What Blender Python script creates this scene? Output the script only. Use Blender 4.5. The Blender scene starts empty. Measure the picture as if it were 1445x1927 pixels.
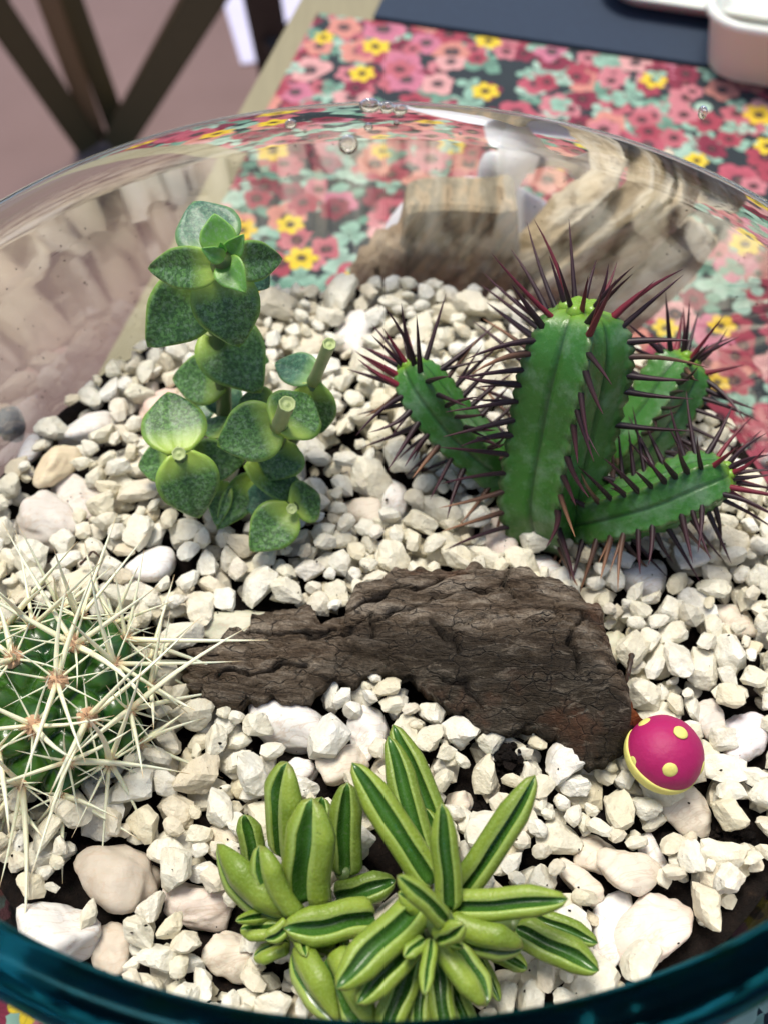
import bpy, bmesh, math, random
import numpy as np
from mathutils import Vector, Matrix, noise, Quaternion
R = math.radians
random.seed(7)
rng = np.random.default_rng(11)
scene = bpy.context.scene
COL = scene.collection

# ------------------------------------------------------------------ camera, sky, sun, exposure
H = 3.04                       # camera height above the gravel (1 unit = 10 cm)
PITCH = 55.0
FOV = 50.0
cam_d = bpy.data.cameras.new('camera')
cam = bpy.data.objects.new('camera', cam_d); COL.objects.link(cam)
cam.location = (0, 0, H); cam.rotation_euler = (R(90 - PITCH), 0, 0)
cam_d.sensor_fit = 'VERTICAL'; cam_d.sensor_height = 24
cam_d.lens = 12 / math.tan(R(FOV / 2))
cam_d.clip_start = 0.05; cam_d.clip_end = 300
cam_d.dof.use_dof = True; cam_d.dof.focus_distance = 3.05
cam_d.dof.aperture_fstop = 0.72
scene.camera = cam

world = bpy.data.worlds.new('World'); scene.world = world
world.use_nodes = True
wn = world.node_tree.nodes; wl = world.node_tree.links
wn.clear()
sky = wn.new('ShaderNodeTexSky'); sky.sky_type = 'NISHITA'; sky.sun_disc = False
SUN_EL, SUN_AZ = 74.0, -35.0       # azimuth from +Y towards +X
sky.air_density = .8; sky.dust_density = 2.0; sky.ozone_density = .4; sky.sun_elevation = R(SUN_EL); sky.sun_rotation = R(SUN_AZ)
bg = wn.new('ShaderNodeBackground'); bg.inputs[1].default_value = 0.14
wo = wn.new('ShaderNodeOutputWorld')
wl.new(sky.outputs[0], bg.inputs[0]); wl.new(bg.outputs[0], wo.inputs[0])
sun_d = bpy.data.lights.new('sun', 'SUN'); sun_d.energy = 3.6; sun_d.angle = R(22)
sun_d.color = (1.0, 0.945, 0.83)
sun = bpy.data.objects.new('sun', sun_d); COL.objects.link(sun)
sdir = Vector((math.sin(R(SUN_AZ)) * math.cos(R(SUN_EL)), math.cos(R(SUN_AZ)) * math.cos(R(SUN_EL)), math.sin(R(SUN_EL))))
sun.rotation_euler = sdir.to_track_quat('Z', 'Y').to_euler(); sun.location = sdir * 20
scene.view_settings.view_transform = 'Standard'; scene.view_settings.look = 'None'
scene.view_settings.exposure = 0.1; scene.view_settings.gamma = 1
cy = scene.cycles
cy.use_denoising = True
cy.max_bounces = 14; cy.transmission_bounces = 10; cy.glossy_bounces = 5; cy.diffuse_bounces = 4
cy.caustics_refractive = True; cy.caustics_reflective = True; cy.sample_clamp_indirect = 6.0
cy.blur_glossy = 0.5

# ------------------------------------------------------------------ measuring helpers
K = math.tan(R(FOV / 2)) / 963.5
FW = Vector((0, math.cos(R(PITCH)), -math.sin(R(PITCH))))
UP = Vector((0, math.sin(R(PITCH)), math.cos(R(PITCH))))
RT = Vector((1, 0, 0))
CAM = Vector((0, 0, H))
def ray(px, py): return RT * ((px - 722.5) * K) + UP * ((963.5 - py) * K) + FW
def P(px, py, z=0.0):
    d = ray(px, py); return CAM + d * ((z - H) / d.z)
def PY(px, py, y):
    d = ray(px, py); return CAM + d * (y / d.y)
def scale_at(p): return (p - CAM).dot(FW) * K          # world units per photo pixel there

# ------------------------------------------------------------------ scene helpers
def link(o, parent=None):
    COL.objects.link(o)
    if parent is not None: o.parent = parent
    return o
def tag(o, label=None, cat=None, group=None, kind=None):
    if label: o['label'] = label
    if cat: o['category'] = cat
    if group: o['group'] = group
    if kind: o['kind'] = kind
    return o
def empty(name, loc): 
    o = bpy.data.objects.new(name, None); o.empty_display_size = .05; o.location = loc
    return link(o)
def mesh_obj(name, verts, faces, mats, parent=None, smooth=True, mat_idx=None, attrs=None, local=None):
    me = bpy.data.meshes.new(name)
    if local is not None: verts = [(v[0]-local[0], v[1]-local[1], v[2]-local[2]) for v in verts]
    me.from_pydata([tuple(v) for v in verts], [], faces)
    for m in (mats if isinstance(mats, (list, tuple)) else [mats]): me.materials.append(m)
    if mat_idx is not None: me.polygons.foreach_set('material_index', mat_idx)
    me.polygons.foreach_set('use_smooth', [smooth] * len(faces))
    if attrs:
        for k, vals in attrs.items():
            a = me.attributes.new(k, 'FLOAT', 'POINT'); a.data.foreach_set('value', vals)
    me.update()
    o = bpy.data.objects.new(name, me)
    if local is not None and parent is None: o.location = local
    link(o, parent)
    return o
def child_mesh(name, verts, faces, mats, parent, **kw):
    """verts given in world space; stored relative to the parent's location"""
    L = Vector((0, 0, 0)); q = parent
    while q is not None:
        L = L + q.location; q = q.parent
    return mesh_obj(name, [(v[0]-L.x, v[1]-L.y, v[2]-L.z) for v in verts], faces, mats, parent, **kw)
def tube(pts, radii, n=10, cap=True):
    vs, fs = [], []
    up = Vector((0.13, .27, .95)).normalized()
    m = len(pts)
    for i, p in enumerate(pts):
        a = pts[max(i-1, 0)]; b = pts[min(i+1, m-1)]
        d = (Vector(b) - Vector(a)).normalized()
        x = d.cross(up)
        if x.length < 1e-3: x = d.cross(Vector((1, 0, 0)))
        x.normalize(); y = x.cross(d)
        for k in range(n):
            t = 2 * math.pi * k / n
            vs.append(Vector(p) + (x * math.cos(t) + y * math.sin(t)) * radii[i])
    for i in range(m-1):
        for k in range(n):
            fs.append((i*n+k, i*n+(k+1) % n, (i+1)*n+(k+1) % n, (i+1)*n+k))
    if cap:
        fs.append(tuple(range(n))[::-1]); fs.append(tuple((m-1)*n+k for k in range(n)))
    return vs, fs
def lathe(profile, n, cx, cyy, closed=False):
    vs, fs = [], []
    m = len(profile)
    for i, (r, z) in enumerate(profile):
        for k in range(n):
            t = 2*math.pi*k/n
            vs.append((cx + r*math.cos(t), cyy + r*math.sin(t), z))
    rows = m if closed else m-1
    for i in range(rows):
        j = (i+1) % m
        for k in range(n):
            fs.append((i*n+k, i*n+(k+1) % n, j*n+(k+1) % n, j*n+k))
    return vs, fs
ICO = {}
def ico(level):
    if level not in ICO:
        bm = bmesh.new(); bmesh.ops.create_icosphere(bm, subdivisions=level, radius=1)
        v = np.array([x.co[:] for x in bm.verts]); f = np.array([[q.index for q in t.verts] for t in bm.faces])
        v /= np.linalg.norm(v, axis=1)[:, None]
        bm.free(); ICO[level] = (v, f)
    return ICO[level]

# ------------------------------------------------------------------ material helpers
class NT:
    def __init__(s, name):
        s.m = bpy.data.materials.new(name); s.m.use_nodes = True
        s.n = s.m.node_tree.nodes; s.l = s.m.node_tree.links; s.n.clear()
        s.out = s.n.new('ShaderNodeOutputMaterial')
    def node(s, t, **kw):
        x = s.n.new(t)
        for k, v in kw.items(): setattr(x, k, v)
        return x
    def link(s, a, b): s.l.new(a, b)
    def setin(s, sock, v):
        if hasattr(v, 'is_linked') or isinstance(v, bpy.types.NodeSocket): s.l.new(v, sock)
        else: sock.default_value = v
    def math(s, op, a, b=0.0, c=None, clamp=False):
        x = s.node('ShaderNodeMath', operation=op); x.use_clamp = clamp
        s.setin(x.inputs[0], a); s.setin(x.inputs[1], b)
        if c is not None: s.setin(x.inputs[2], c)
        return x.outputs[0]
    def mix(s, f, a, b, blend='MIX'):
        x = s.node('ShaderNodeMix', data_type='RGBA', blend_type=blend)
        s.setin(x.inputs[0], f)
        s.setin(x.inputs[6], a if not isinstance(a, tuple) else (*a, 1)); s.setin(x.inputs[7], b if not isinstance(b, tuple) else (*b, 1))
        return x.outputs[2]
    def ramp(s, f, stops, interp='LINEAR'):
        x = s.node('ShaderNodeValToRGB'); x.color_ramp.interpolation = interp
        e = x.color_ramp.elements
        while len(e) < len(stops): e.new(0.5)
        for q, (p, c) in zip(e, stops): q.position = p; q.color = (*c, 1) if len(c) == 3 else c
        s.setin(x.inputs[0], f); return x.outputs[0]
    def noise(s, scale, detail=4, rough=.55, vec=None, dist=0.0):
        x = s.node('ShaderNodeTexNoise'); x.inputs['Scale'].default_value = scale
        x.inputs['Detail'].default_value = detail; x.inputs['Roughness'].default_value = rough
        x.inputs['Distortion'].default_value = dist
        if vec is not None: s.l.new(vec, x.inputs['Vector'])
        return x.outputs[0]
    def voro(s, scale, vec=None, feature='F1', dims='3D'):
        x = s.node('ShaderNodeTexVoronoi', feature=feature, voronoi_dimensions=dims)
        x.inputs['Scale'].default_value = scale
        if vec is not None: s.l.new(vec, x.inputs['Vector'])
        return x
    def coord(s, kind='Object'): 
        return s.node('ShaderNodeTexCoord').outputs[kind]
    def mapping(s, vec, scale=(1,1,1), rot=(0,0,0), loc=(0,0,0)):
        x = s.node('ShaderNodeMapping'); x.inputs['Scale'].default_value = scale
        x.inputs['Rotation'].default_value = rot; x.inputs['Location'].default_value = loc
        s.l.new(vec, x.inputs[0]); return x.outputs[0]
    def bump(s, h, strength=.3, dist=.01):
        x = s.node('ShaderNodeBump'); x.inputs['Strength'].default_value = strength
        x.inputs['Distance'].default_value = dist; s.setin(x.inputs['Height'], h); return x.outputs[0]
    def attr(s, name): return s.node('ShaderNodeAttribute', attribute_name=name).outputs['Fac']
    def principled(s, **kw):
        x = s.node('ShaderNodeBsdfPrincipled')
        for k, v in kw.items():
            k = {'color': 'Base Color', 'rough': 'Roughness', 'normal': 'Normal', 'sss': 'Subsurface Weight',
                 'ior': 'IOR', 'trans': 'Transmission Weight', 'spec': 'Specular IOR Level', 'coat': 'Coat Weight',
                 'sheen': 'Sheen Weight', 'metal': 'Metallic'}.get(k, k)
            if isinstance(v, tuple) and len(v) == 3 and k == 'Base Color': v = (*v, 1)
            s.setin(x.inputs[k], v)
        s.l.new(x.outputs[0], s.out.inputs[0]); return x

def stone_material(name, stops, bump=.35, big=False):
    t = NT(name)
    info = t.node('ShaderNodeObjectInfo').outputs['Random']
    r = t.math('FRACT', t.math('ADD', info, t.attr('tint')))
    c = t.node('ShaderNodeNewGeometry').outputs['Position']
    base = t.ramp(r, stops)
    n1 = t.noise(14, 5, .6, c, .4)
    base = t.mix(t.math('MULTIPLY', t.ramp(n1, [(.45, (0,0,0)), (.72, (1,1,1))]), .45), base, (.62, .53, .34))
    n2 = t.noise(40, 4, .6, c)
    base = t.mix(t.math('MULTIPLY', t.ramp(n2, [(.35, (1,1,1)), (.6, (0,0,0))]), .22), base, (.46, .41, .33))
    st = t.noise(7, 5, .7, c, .8); base = t.mix(t.math('MULTIPLY', t.ramp(st, [(.60, (0,0,0)), (.70, (1,1,1))]), .30), base, (.42, .31, .19))
    vn = t.ramp(t.noise(20, 3, .6, t.mapping(c, (1, 2.5, 1), (0, .5, .7)), 2.0), [(.485, (0,0,0)), (.5, (.35,.35,.35)), (.515, (0,0,0))]); base = t.mix(vn, base, (.60, .50, .38))
    sp = t.noise(110, 2, .5, c)
    base = t.mix(t.ramp(sp, [(.73, (0,0,0)), (.78, (.7,.7,.7))]), base, (.20, .14, .08))
    h = t.math('ADD', t.noise(30, 6, .72, c), t.math('MULTIPLY', t.noise(110, 3, .6, c), .5))
    b = t.principled(color=base, rough=.5, normal=t.bump(h, bump, .012), sss=.12, spec=.4)
    b.inputs['Subsurface Radius'].default_value = (.04, .03, .02); b.inputs['Subsurface Scale'].default_value = .5
    return t.m
CREAM = [(0, (.82, .81, .72)), (.22, (.77, .73, .57)), (.45, (.85, .84, .77)), (.62, (.73, .67, .49)), (.8, (.80, .78, .67)), (.93, (.68, .60, .44)), (1, (.86, .83, .76))]
M_CHIP = stone_material('white_gravel', CREAM, .55)
def pebble_mat(name, c1, c2, c3=(.5, .33, .2), amt=.35):
    t = NT(name); c = t.coord()
    n = t.noise(2.6, 5, .6, c, .6); base = t.mix(t.ramp(n, [(.38, (0,0,0)), (.62, (1,1,1))]), c1, c2)
    w = t.noise(6, 6, .7, c, 1.4); base = t.mix(t.math('MULTIPLY', t.ramp(w, [(.56, (0,0,0)), (.7, (1,1,1))]), amt), base, c3)
    v = t.ramp(t.noise(4, 3, .6, t.mapping(c, (1, 3, 1), (0, 0, .7)), 1.8), [(.48, (0,0,0)), (.5, (.5,.5,.5)), (.52, (0,0,0))])
    base = t.mix(v, base, (.55, .42, .3))
    h = t.math('ADD', t.noise(12, 7, .7, c), t.math('MULTIPLY', t.noise(70, 3, .6, c), .25))
    b = t.principled(color=base, rough=.5, normal=t.bump(h, .3, .02), sss=.1, spec=.4)
    b.inputs['Subsurface Scale'].default_value = .03
    return t.m
PEB = {
 'white': pebble_mat('white_pebble_stone', (.80, .78, .75), (.74, .70, .65), (.68, .55, .42), .2),
 'plain': pebble_mat('smooth_white_stone', (.86, .84, .82), (.83, .80, .78), (.78, .74, .70), .1),
 'cream': pebble_mat('cream_stone', (.74, .68, .58), (.70, .60, .47), (.6, .42, .28), .3),
 'pink': pebble_mat('pink_tan_stone', (.76, .68, .61), (.70, .58, .50), (.56, .40, .28), .45),
 'rose': pebble_mat('rose_stone', (.78, .62, .54), (.74, .55, .46), (.66, .38, .3), .3),
 'grey': pebble_mat('grey_white_stone', (.70, .66, .61), (.56, .50, .44), (.5, .36, .24), .35),
 'tan': pebble_mat('tan_grey_stone', (.60, .53, .44), (.48, .41, .32), (.33, .24, .15), .45),
 'yellow': pebble_mat('yellow_tan_stone', (.70, .58, .38), (.72, .62, .46), (.5, .35, .18), .4),
 'green': pebble_mat('greenish_stone', (.56, .56, .42), (.64, .62, .50), (.45, .42, .28), .3),
 'lilac': pebble_mat('lilac_white_stone', (.76, .72, .76), (.74, .69, .70), (.72, .62, .5), .25),
 'slate': pebble_mat('slate_stone', (.05, .06, .08), (.08, .09, .11), (.1, .1, .12), .3),
}

# ------------------------------------------------------------------ bowl and soil
BC = Vector((0, 0.6 * H, 0)); RG = 1.40; ZR = 0.76; ZT = -0.75
def bowl_r(z):   # outer radius of the bowl
    pts = [(-.75, .72), (-.70, .92), (-.6, 1.10), (-.45, 1.25), (-.25, 1.38), (0, 1.47), (.2, 1.525), (.38, 1.545), (.55, 1.54), (.7, 1.515), (.80, 1.505)]
    for (a, ra), (b, rb) in zip(pts, pts[1:]):
        if z <= b: return ra + (rb - ra) * (z - a) / (b - a)
    return pts[-1][1]
WALL = .034
def bowl_sx(z):          # the mouth of the bowl is slightly wider from left to right
    return 1+.07*min(1, max(0, (z-.1)/.62))
def glass_mat(name, col, ior, bump_s, refl=True):
    t = NT(name); c = t.coord()
    n = t.noise(1.6, 3, .5, t.mapping(c, (1, 1, 2.6)), .6)
    n2 = t.noise(5.0, 2, .5, t.mapping(c, (1, 1, 6)))
    n0 = t.noise(.9, 1, .4, c)
    h = t.math('ADD', n, t.math('MULTIPLY', n2, .05))
    g = t.node('ShaderNodeBsdfGlass'); g.inputs['Roughness'].default_value = 0.0; g.inputs['IOR'].default_value = ior
    g.inputs['Color'].default_value = (*col, 1)
    bp = t.bump(h, bump_s, .05); t.link(bp, g.inputs['Normal'])
    lw = t.node('ShaderNodeLayerWeight'); lw.inputs['Blend'].default_value = .5
    f = t.math('MULTIPLY_ADD', t.math('POWER', lw.outputs['Facing'], 2.3), 5.4 if refl else 0.0, .01 if refl else 0.0, clamp=True)
    f = t.math('MINIMUM', f, .8)
    gl = t.node('ShaderNodeBsdfGlossy'); gl.inputs['Roughness'].default_value = .0; gl.inputs['Color'].default_value = (.95, .93, .9, 1)
    bp2 = t.bump(n0, .02, .05); pass
    mx = t.node('ShaderNodeMixShader'); t.link(f, mx.inputs[0]); t.link(g.outputs[0], mx.inputs[1]); t.link(gl.outputs[0], mx.inputs[2])
    t.link(mx.outputs[0], t.out.inputs[0])
    return t.m
M_GLASS = glass_mat('clear_glass', (.99, .997, .993), 1.42, .02)
M_BUB = glass_mat('bubble_glass', (.97, .97, .99), 1.5, .3, False)

def build_bowl():
    root = empty('glass_bowl', (BC.x, BC.y, ZT))
    tag(root, 'large clear glass bowl with a blue green rim holding the gravel and succulents', 'bowl')
    zs = [-.75, -.72, -.68, -.6, -.5, -.38, -.25, -.12, 0, .1, .2, .3, .4, .5, .6, .68, .73, .737, .7395, .74]
    outer = [(0.001, -.75), (.4, -.75)] + [(bowl_r(z), z) for z in zs]
    inner = [(bowl_r(z) - WALL*(1-.8*max(0, (z-.70)/.04)), z) for z in reversed(zs) if z > -.69] + [(.4, -.67), (0.001, -.67)]
    vs, fs = lathe(outer + inner, 128, BC.x, BC.y)
    vs = [(BC.x+(x-BC.x)*bowl_sx(z), y, z) for (x, y, z) in vs]
    child_mesh('bowl_wall', vs, fs, M_GLASS, root)
    # rolled rim, thicker towards the viewer, refracted blue green painted into its colour
    t = NT('rim_glass_painted_refraction')
    g = t.node('ShaderNodeBsdfGlass'); g.inputs['IOR'].default_value = 1.22
    g.inputs['Roughness'].default_value = .16
    t.link(t.mix(t.attr('tint'), (.98, .99, .99), (.08, .32, .42)), g.inputs['Color'])
    t.link(g.outputs[0], t.out.inputs[0])
    n, m = 160, 14; vs, fs, tint = [], [], []
    for i in range(n):
        a = 2*math.pi*i/n; near = .5 - .5*math.sin(a); near = near ** 2
        rr = .006 + .078*near
        for k in range(m):
            b = 2*math.pi*k/m
            rad = 1.484 + rr*math.cos(b) * .8
            vs.append((BC.x+rad*math.cos(a)*bowl_sx(ZR), BC.y+rad*math.sin(a), ZR + rr*math.sin(b)*1.1)); tint.append(min(1, near*1.3))
    for i in range(n):
        for k in range(m):
            fs.append((i*m+k, ((i+1) % n)*m+k, ((i+1) % n)*m+(k+1) % m, i*m+(k+1) % m))
    child_mesh('rim', vs, fs, t.m, root, attrs={'tint': tint})
    # bubbles and seeds trapped in the far wall
    vb, fb = ico(2)
    def on_wall(px, py):
        d = ray(px, py); lo = None
        for s in np.linspace(2, 8, 900):
            p = CAM + d*s
            rr = math.hypot((p.x-BC.x)/bowl_sx(p.z), p.y-BC.y)
            if rr > bowl_r(p.z) - WALL and p.y > BC.y - .5: return p
        return CAM + d*4
    for (px, py, w, h) in [(697, 200, 22, 13), (728, 204, 14, 11), (752, 208, 15, 10), (745, 232, 6, 5), (656, 272, 20, 19), (548, 235, 12, 9), (575, 247, 4, 4), (602, 258, 3, 3), (694, 240, 9, 8), (1320, 213, 10, 12), (865, 252, 4, 3), (820, 300, 3, 3)]:
        p = on_wall(px, py); s = scale_at(p)
        out = Vector((p.x-BC.x, p.y-BC.y, 0)).normalized(); side = Vector((-out.y, out.x, 0))
        V = [p + out*.004 + side*(v[0]*w*s) + Vector((0,0,1))*(v[2]*h*s*1.25) + out*(v[1]*h*s*.5) for v in vb]
        child_mesh('bubble', V, fb.tolist(), M_BUB, root)
    return root
build_bowl()

def soil_h(x, y):
    v = Vector((x, y, 0))
    return -.055 + .03*noise.noise(v*2.1) + .022*noise.noise(v*7+Vector((3, 1, 0))) + .012*noise.noise(v*22)
def build_soil():
    t = NT('dark_potting_soil'); c = t.coord()
    n = t.noise(28, 6, .7, c)
    col = t.ramp(n, [(.3, (.004, .003, .003)), (.6, (.014, .009, .007)), (.8, (.045, .028, .018))])
    t.principled(color=col, rough=.95, normal=t.bump(t.math('ADD', n, t.noise(90, 4, .7, c)), 1.0, .02), spec=.2)
    M = t.m
    n, m = 150, 64; vs, fs = [], []
    for i in range(m):
        rr = (RG+.015) * (i/(m-1))
        for k in range(n):
            a = 2*math.pi*k/n; x, y = rr*math.cos(a), rr*math.sin(a)
            vs.append((x, y, soil_h(x, y+BC.y) + (.03 if i > m-4 else 0)))
    zs = [-.1, -.25, -.45, -.6, -.66]
    for z in zs:
        rr = bowl_r(z) - WALL - .006
        for k in range(n):
            a = 2*math.pi*k/n; vs.append((rr*math.cos(a), rr*math.sin(a), z))
    rows = m + len(zs)
    for i in range(rows-1):
        for k in range(n): fs.append((i*n+k, i*n+(k+1) % n, (i+1)*n+(k+1) % n, (i+1)*n+k))
    fs.append(tuple((rows-1)*n+k for k in range(n)))
    o = mesh_obj('soil', vs, fs, M); o.location = (BC.x, BC.y, 0)
    o['kind'] = 'structure'
    return M
M_SOIL = build_soil()

# ------------------------------------------------------------------ outlines reused for keeping gravel clear
BARK_TOP = [(362,1228),(410,1210),(471,1186),(474,1160),(541,1149),(588,1153),(606,1176),(650,1172),(652,1140),(672,1106),(754,1087),(888,1075),(998,1095),(1071,1119),(1126,1162),(1150,1241),(1186,1344),(1196,1376)]
BARK_BOT = [(366,1300),(400,1330),(443,1342),(474,1322),(584,1310),(632,1286),(730,1271),(778,1290),(827,1326),(888,1369),(960,1382),(1040,1390),(1080,1430),(1107,1448),(1150,1440),(1174,1420),(1190,1400),(1196,1380)]

# ------------------------------------------------------------------ gravel: dropped one stone after another on a height map
GRES = .0125; GN = int(2*1.5/GRES)
HM = np.zeros((GN, GN))
gx = (np.arange(GN)+.5)*GRES - 1.5
for i in range(GN):
    for j in range(GN): HM[i, j] = soil_h(gx[i], gx[j]+BC.y)
BLOCK = np.zeros((GN, GN))      # 1 = never, else chance of refusing
def mark(px, py, rx, ry, val, z=0.02):
    p = P(px, py, z); s = scale_at(p)
    X, Y = np.meshgrid(gx, gx, indexing='ij')
    d = ((X-(p.x-BC.x))/(rx*s))**2 + ((Y-(p.y-BC.y))/(ry*s*1.25))**2
    BLOCK[d < 1] = np.maximum(BLOCK[d < 1], val)
for a in [(85,775,50,26),(185,835,55,22),(135,672,75,16),(25,868,30,26),(632,835,50,46),(700,748,62,16),(452,965,50,30),(420,1105,22,22),(1030,1012,62,28),
          (1352,752,48,34),(1310,650,60,22),(1425,880,34,40),(1436,1260,26,30),(618,1480,44,34),(812,1398,26,38),(900,1475,56,50),(962,1420,36,44),
          (958,1545,56,34),(1010,1604,46,24),(600,1640,40,60),(700,1660,60,50),(318,1400,52,38),(325,1205,58,52),(45,1548,60,28),(128,1572,30,20),(1310,1572,74,30),(1405,1550,40,36),
          (1188,1290,16,44),(560,1845,46,36),(1288,1345,32,18),(500,1398,26,20),(643,1125,20,20),(1255,1450,30,20),(1205,1240,12,22),(340,1445,26,24),(60,1420,150,80),(110,1310,200,170),
          (940,1720,60,40),(1120,1470,22,16),(720,1590,40,60),(212,1500,60,12),(1095,1130,10,12),(1170,1000,50,18),(850,1900,60,30)]:
    mark(*a, .93)
for (px, py) in [(420,920),(330,960),(520,940),(600,900),(1030,985),(960,915),(1130,890),(1110,985)]: mark(px, py, 34, 22, 1.0)
mark(815, 1745, 70, 50, 1.0); mark(545, 1710, 50, 40, 1.0); mark(110, 1310, 165, 135, 1.0); mark(1245, 1425, 44, 30, .9)
# inside of bark
for (a, b) in zip(BARK_TOP, BARK_BOT):
    for f in (.12, .3, .5, .7, .85):
        mark(a[0]+(b[0]-a[0])*f, a[1]+(b[1]-a[1])*f, 40, 26, 1.0)

def shape_dirs(seed, planes=13, sharp=9.0, lump=.05):
    """a rounded-off irregular polyhedron: radius for each direction of the unit sphere"""
    r_ = np.random.default_rng(seed)
    nrm = r_.normal(size=(planes, 3)); nrm /= np.linalg.norm(nrm, axis=1)[:, None]
    d = r_.uniform(.60, .92, planes)
    nrm = np.vstack([nrm, [[1,0,0],[-1,0,0],[0,1,0],[0,-1,0],[0,0,1],[0,0,-1]]]); d = np.concatenate([d, np.full(6, .98)])
    def f(v):
        q = np.maximum(v @ nrm.T, 0) / d
        rad = 1 / (np.sum(q**sharp, axis=1) ** (1/sharp) + 1e-6)
        off = r_.uniform(0, 50, 3)
        nz = np.array([noise.noise(Vector(x*2.3+off)) for x in v]) + .14*np.array([noise.noise(Vector(x*6.5+off)) for x in v])
        return v * (rad*(1+lump*2.2*nz))[:, None]
    return f
NV = 16
SH_LO = [shape_dirs(100+i, 9+i % 6, 30+4*(i % 6), .04)(ico(2)[0]) for i in range(NV)]
SH_HI = [shape_dirs(100+i, 9+i % 6, 30+4*(i % 6), .04)(ico(3)[0]) for i in range(NV)]

def rot_mat(yaw, tx, ty):
    return np.array((Matrix.Rotation(yaw, 3, 'Z') @ Matrix.Rotation(tx, 3, 'X') @ Matrix.Rotation(ty, 3, 'Y')))
def rest(x, y, a, b, c, yaw, commit=False, sink=.14, zfix=None):
    R0 = max(a, b); k = int(R0/GRES)+1
    i0 = int((x+1.5)/GRES); j0 = int((y+1.5)/GRES)
    i1, i2, j1, j2 = max(0, i0-k), min(GN, i0+k+1), max(0, j0-k), min(GN, j0+k+1)
    X, Y = np.meshgrid(gx[i1:i2]-x, gx[j1:j2]-y, indexing='ij')
    u = (X*math.cos(yaw)+Y*math.sin(yaw))/a; v = (-X*math.sin(yaw)+Y*math.cos(yaw))/b
    q = 1-u*u-v*v; ok = q > 0
    if not ok.any(): return 9
    e = c*np.sqrt(np.clip(q, 0, 1))
    sub = HM[i1:i2, j1:j2]
    if zfix is None:
        z = np.percentile((sub+e)[ok], 88) - sink*c
    else: z = zfix
    if commit: sub[ok] = np.maximum(sub[ok], (z+e*.95)[ok])
    return z
bigs = [ # px, py, long, short, angle deg (image, ccw), colour, label
 (664,610,100,80,85,'white','smooth oval white pebble standing out in the gravel right of the tall succulent top'),
 (745,912,108,66,95,'white','upright oval white pebble below the left spiny cactus limb'),
 (682,941,80,72,10,'cream','round cream pebble between the tall succulent and the spiny cactus'),
 (942,980,120,72,95,'pink','oval pinkish tan pebble leaning at the left foot of the spiny cactus'),
 (1222,1064,104,92,100,'plain','smooth plain white egg shaped pebble under the right spiny cactus limb'),
 (76,956,132,98,-42,'grey','large rounded greyish white pebble at the left edge above the ball cactus'),
 (138,908,118,70,-62,'grey','long grey white pebble resting against the yellowish stone at left'),
 (100,868,92,72,60,'yellow','yellowish tan stone behind the long grey pebble at left'),
 (158,782,100,80,30,'white','rough blocky white stone with a crumbly lower edge near the left soil patch'),
 (42,818,84,58,65,'plain','white pointed stone on bare soil nearest the left side of the bowl'),
 (285,1044,98,90,-20,'plain','smooth rounded white pebble with a small orange dot above the ball cactus'),
 (206,1640,172,128,-12,'tan','largest flat tan grey pebble below the ball cactus'),
 (88,1745,145,125,-25,'white','broad pale pebble beside the blue rim in the lower left'),
 (202,1775,96,84,110,'tan','round pear shaped grey tan pebble under the large flat tan pebble'),
 (355,1692,132,86,-8,'pink','oval pinkish pebble left of the green rosette plant'),
 (424,1780,112,94,-15,'cream','rounded cream pebble with a brown stained top at the lower left leaves'),
 (555,1344,176,98,-13,'white','big oblong white pebble tucked under the hollow of the bark'),
 (1249,1735,160,118,58,'pink','large oval pink and white pebble at the lower right side of the bowl'),
 (1156,1752,172,68,86,'white','long white finger shaped stone left of the large pink oval pebble'),
 (1414,1366,124,92,100,'lilac','pale lilac white egg shaped pebble right of the pink toy mushroom'),
 (1297,1506,100,88,-10,'cream','chunky cream stone directly below the pink toy mushroom'),
 (450,1158,160,72,14,'green','long greenish grey stone behind the narrow end of the bark'),
 (298,752,110,80,62,'rose','rose pink stone slab half hidden behind the tall succulent'),
 (694,1360,96,82,40,'white','angular white stone beside the big oblong pebble below the bark'),
 (650,1424,86,74,20,'cream','cream stone with a rusty brown spot above the rosette leaves'),
 (538,1442,118,62,38,'white','slanting white wedge stone behind the left rosette leaves'),
 (866,1488,66,54,50,'cream','lone cream stone on dark soil above the rosette'),
 (1130,1594,90,70,-20,'cream','broad cream stone right of the long raised rosette leaf'),
 (1180,1636,100,78,-25,'cream','large flat cream slab below and right of the broad cream stone'),
 (1100,1646,108,52,-42,'cream','pointed cream stone slanting down towards the long white finger stone'),
 (1236,1590,84,46,-62,'white','upright oval white stone leaning near the right soil patch'),
 (1342,1336,78,62,80,'grey','grey cream block left of the lilac egg shaped pebble'),
 (1162,1190,78,64,70,'green','pitted greenish grey stone touching the right end of the bark'),
 (1028,1034,70,54,10,'plain','white stone in front of the spiny cactus base'),
 (1394,850,70,56,75,'plain','smooth white pebble at the right glass beside dark soil'),
 (1392,1140,92,66,-30,'cream','broad cream stone under the tip of the right cactus limb'),
 (3,770,70,56,80,'slate','dark slate blue pebble at the far left edge'),
 (160,1196,78,60,60,'white','white faceted stone under the upper spines of the ball cactus'),
]
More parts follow.
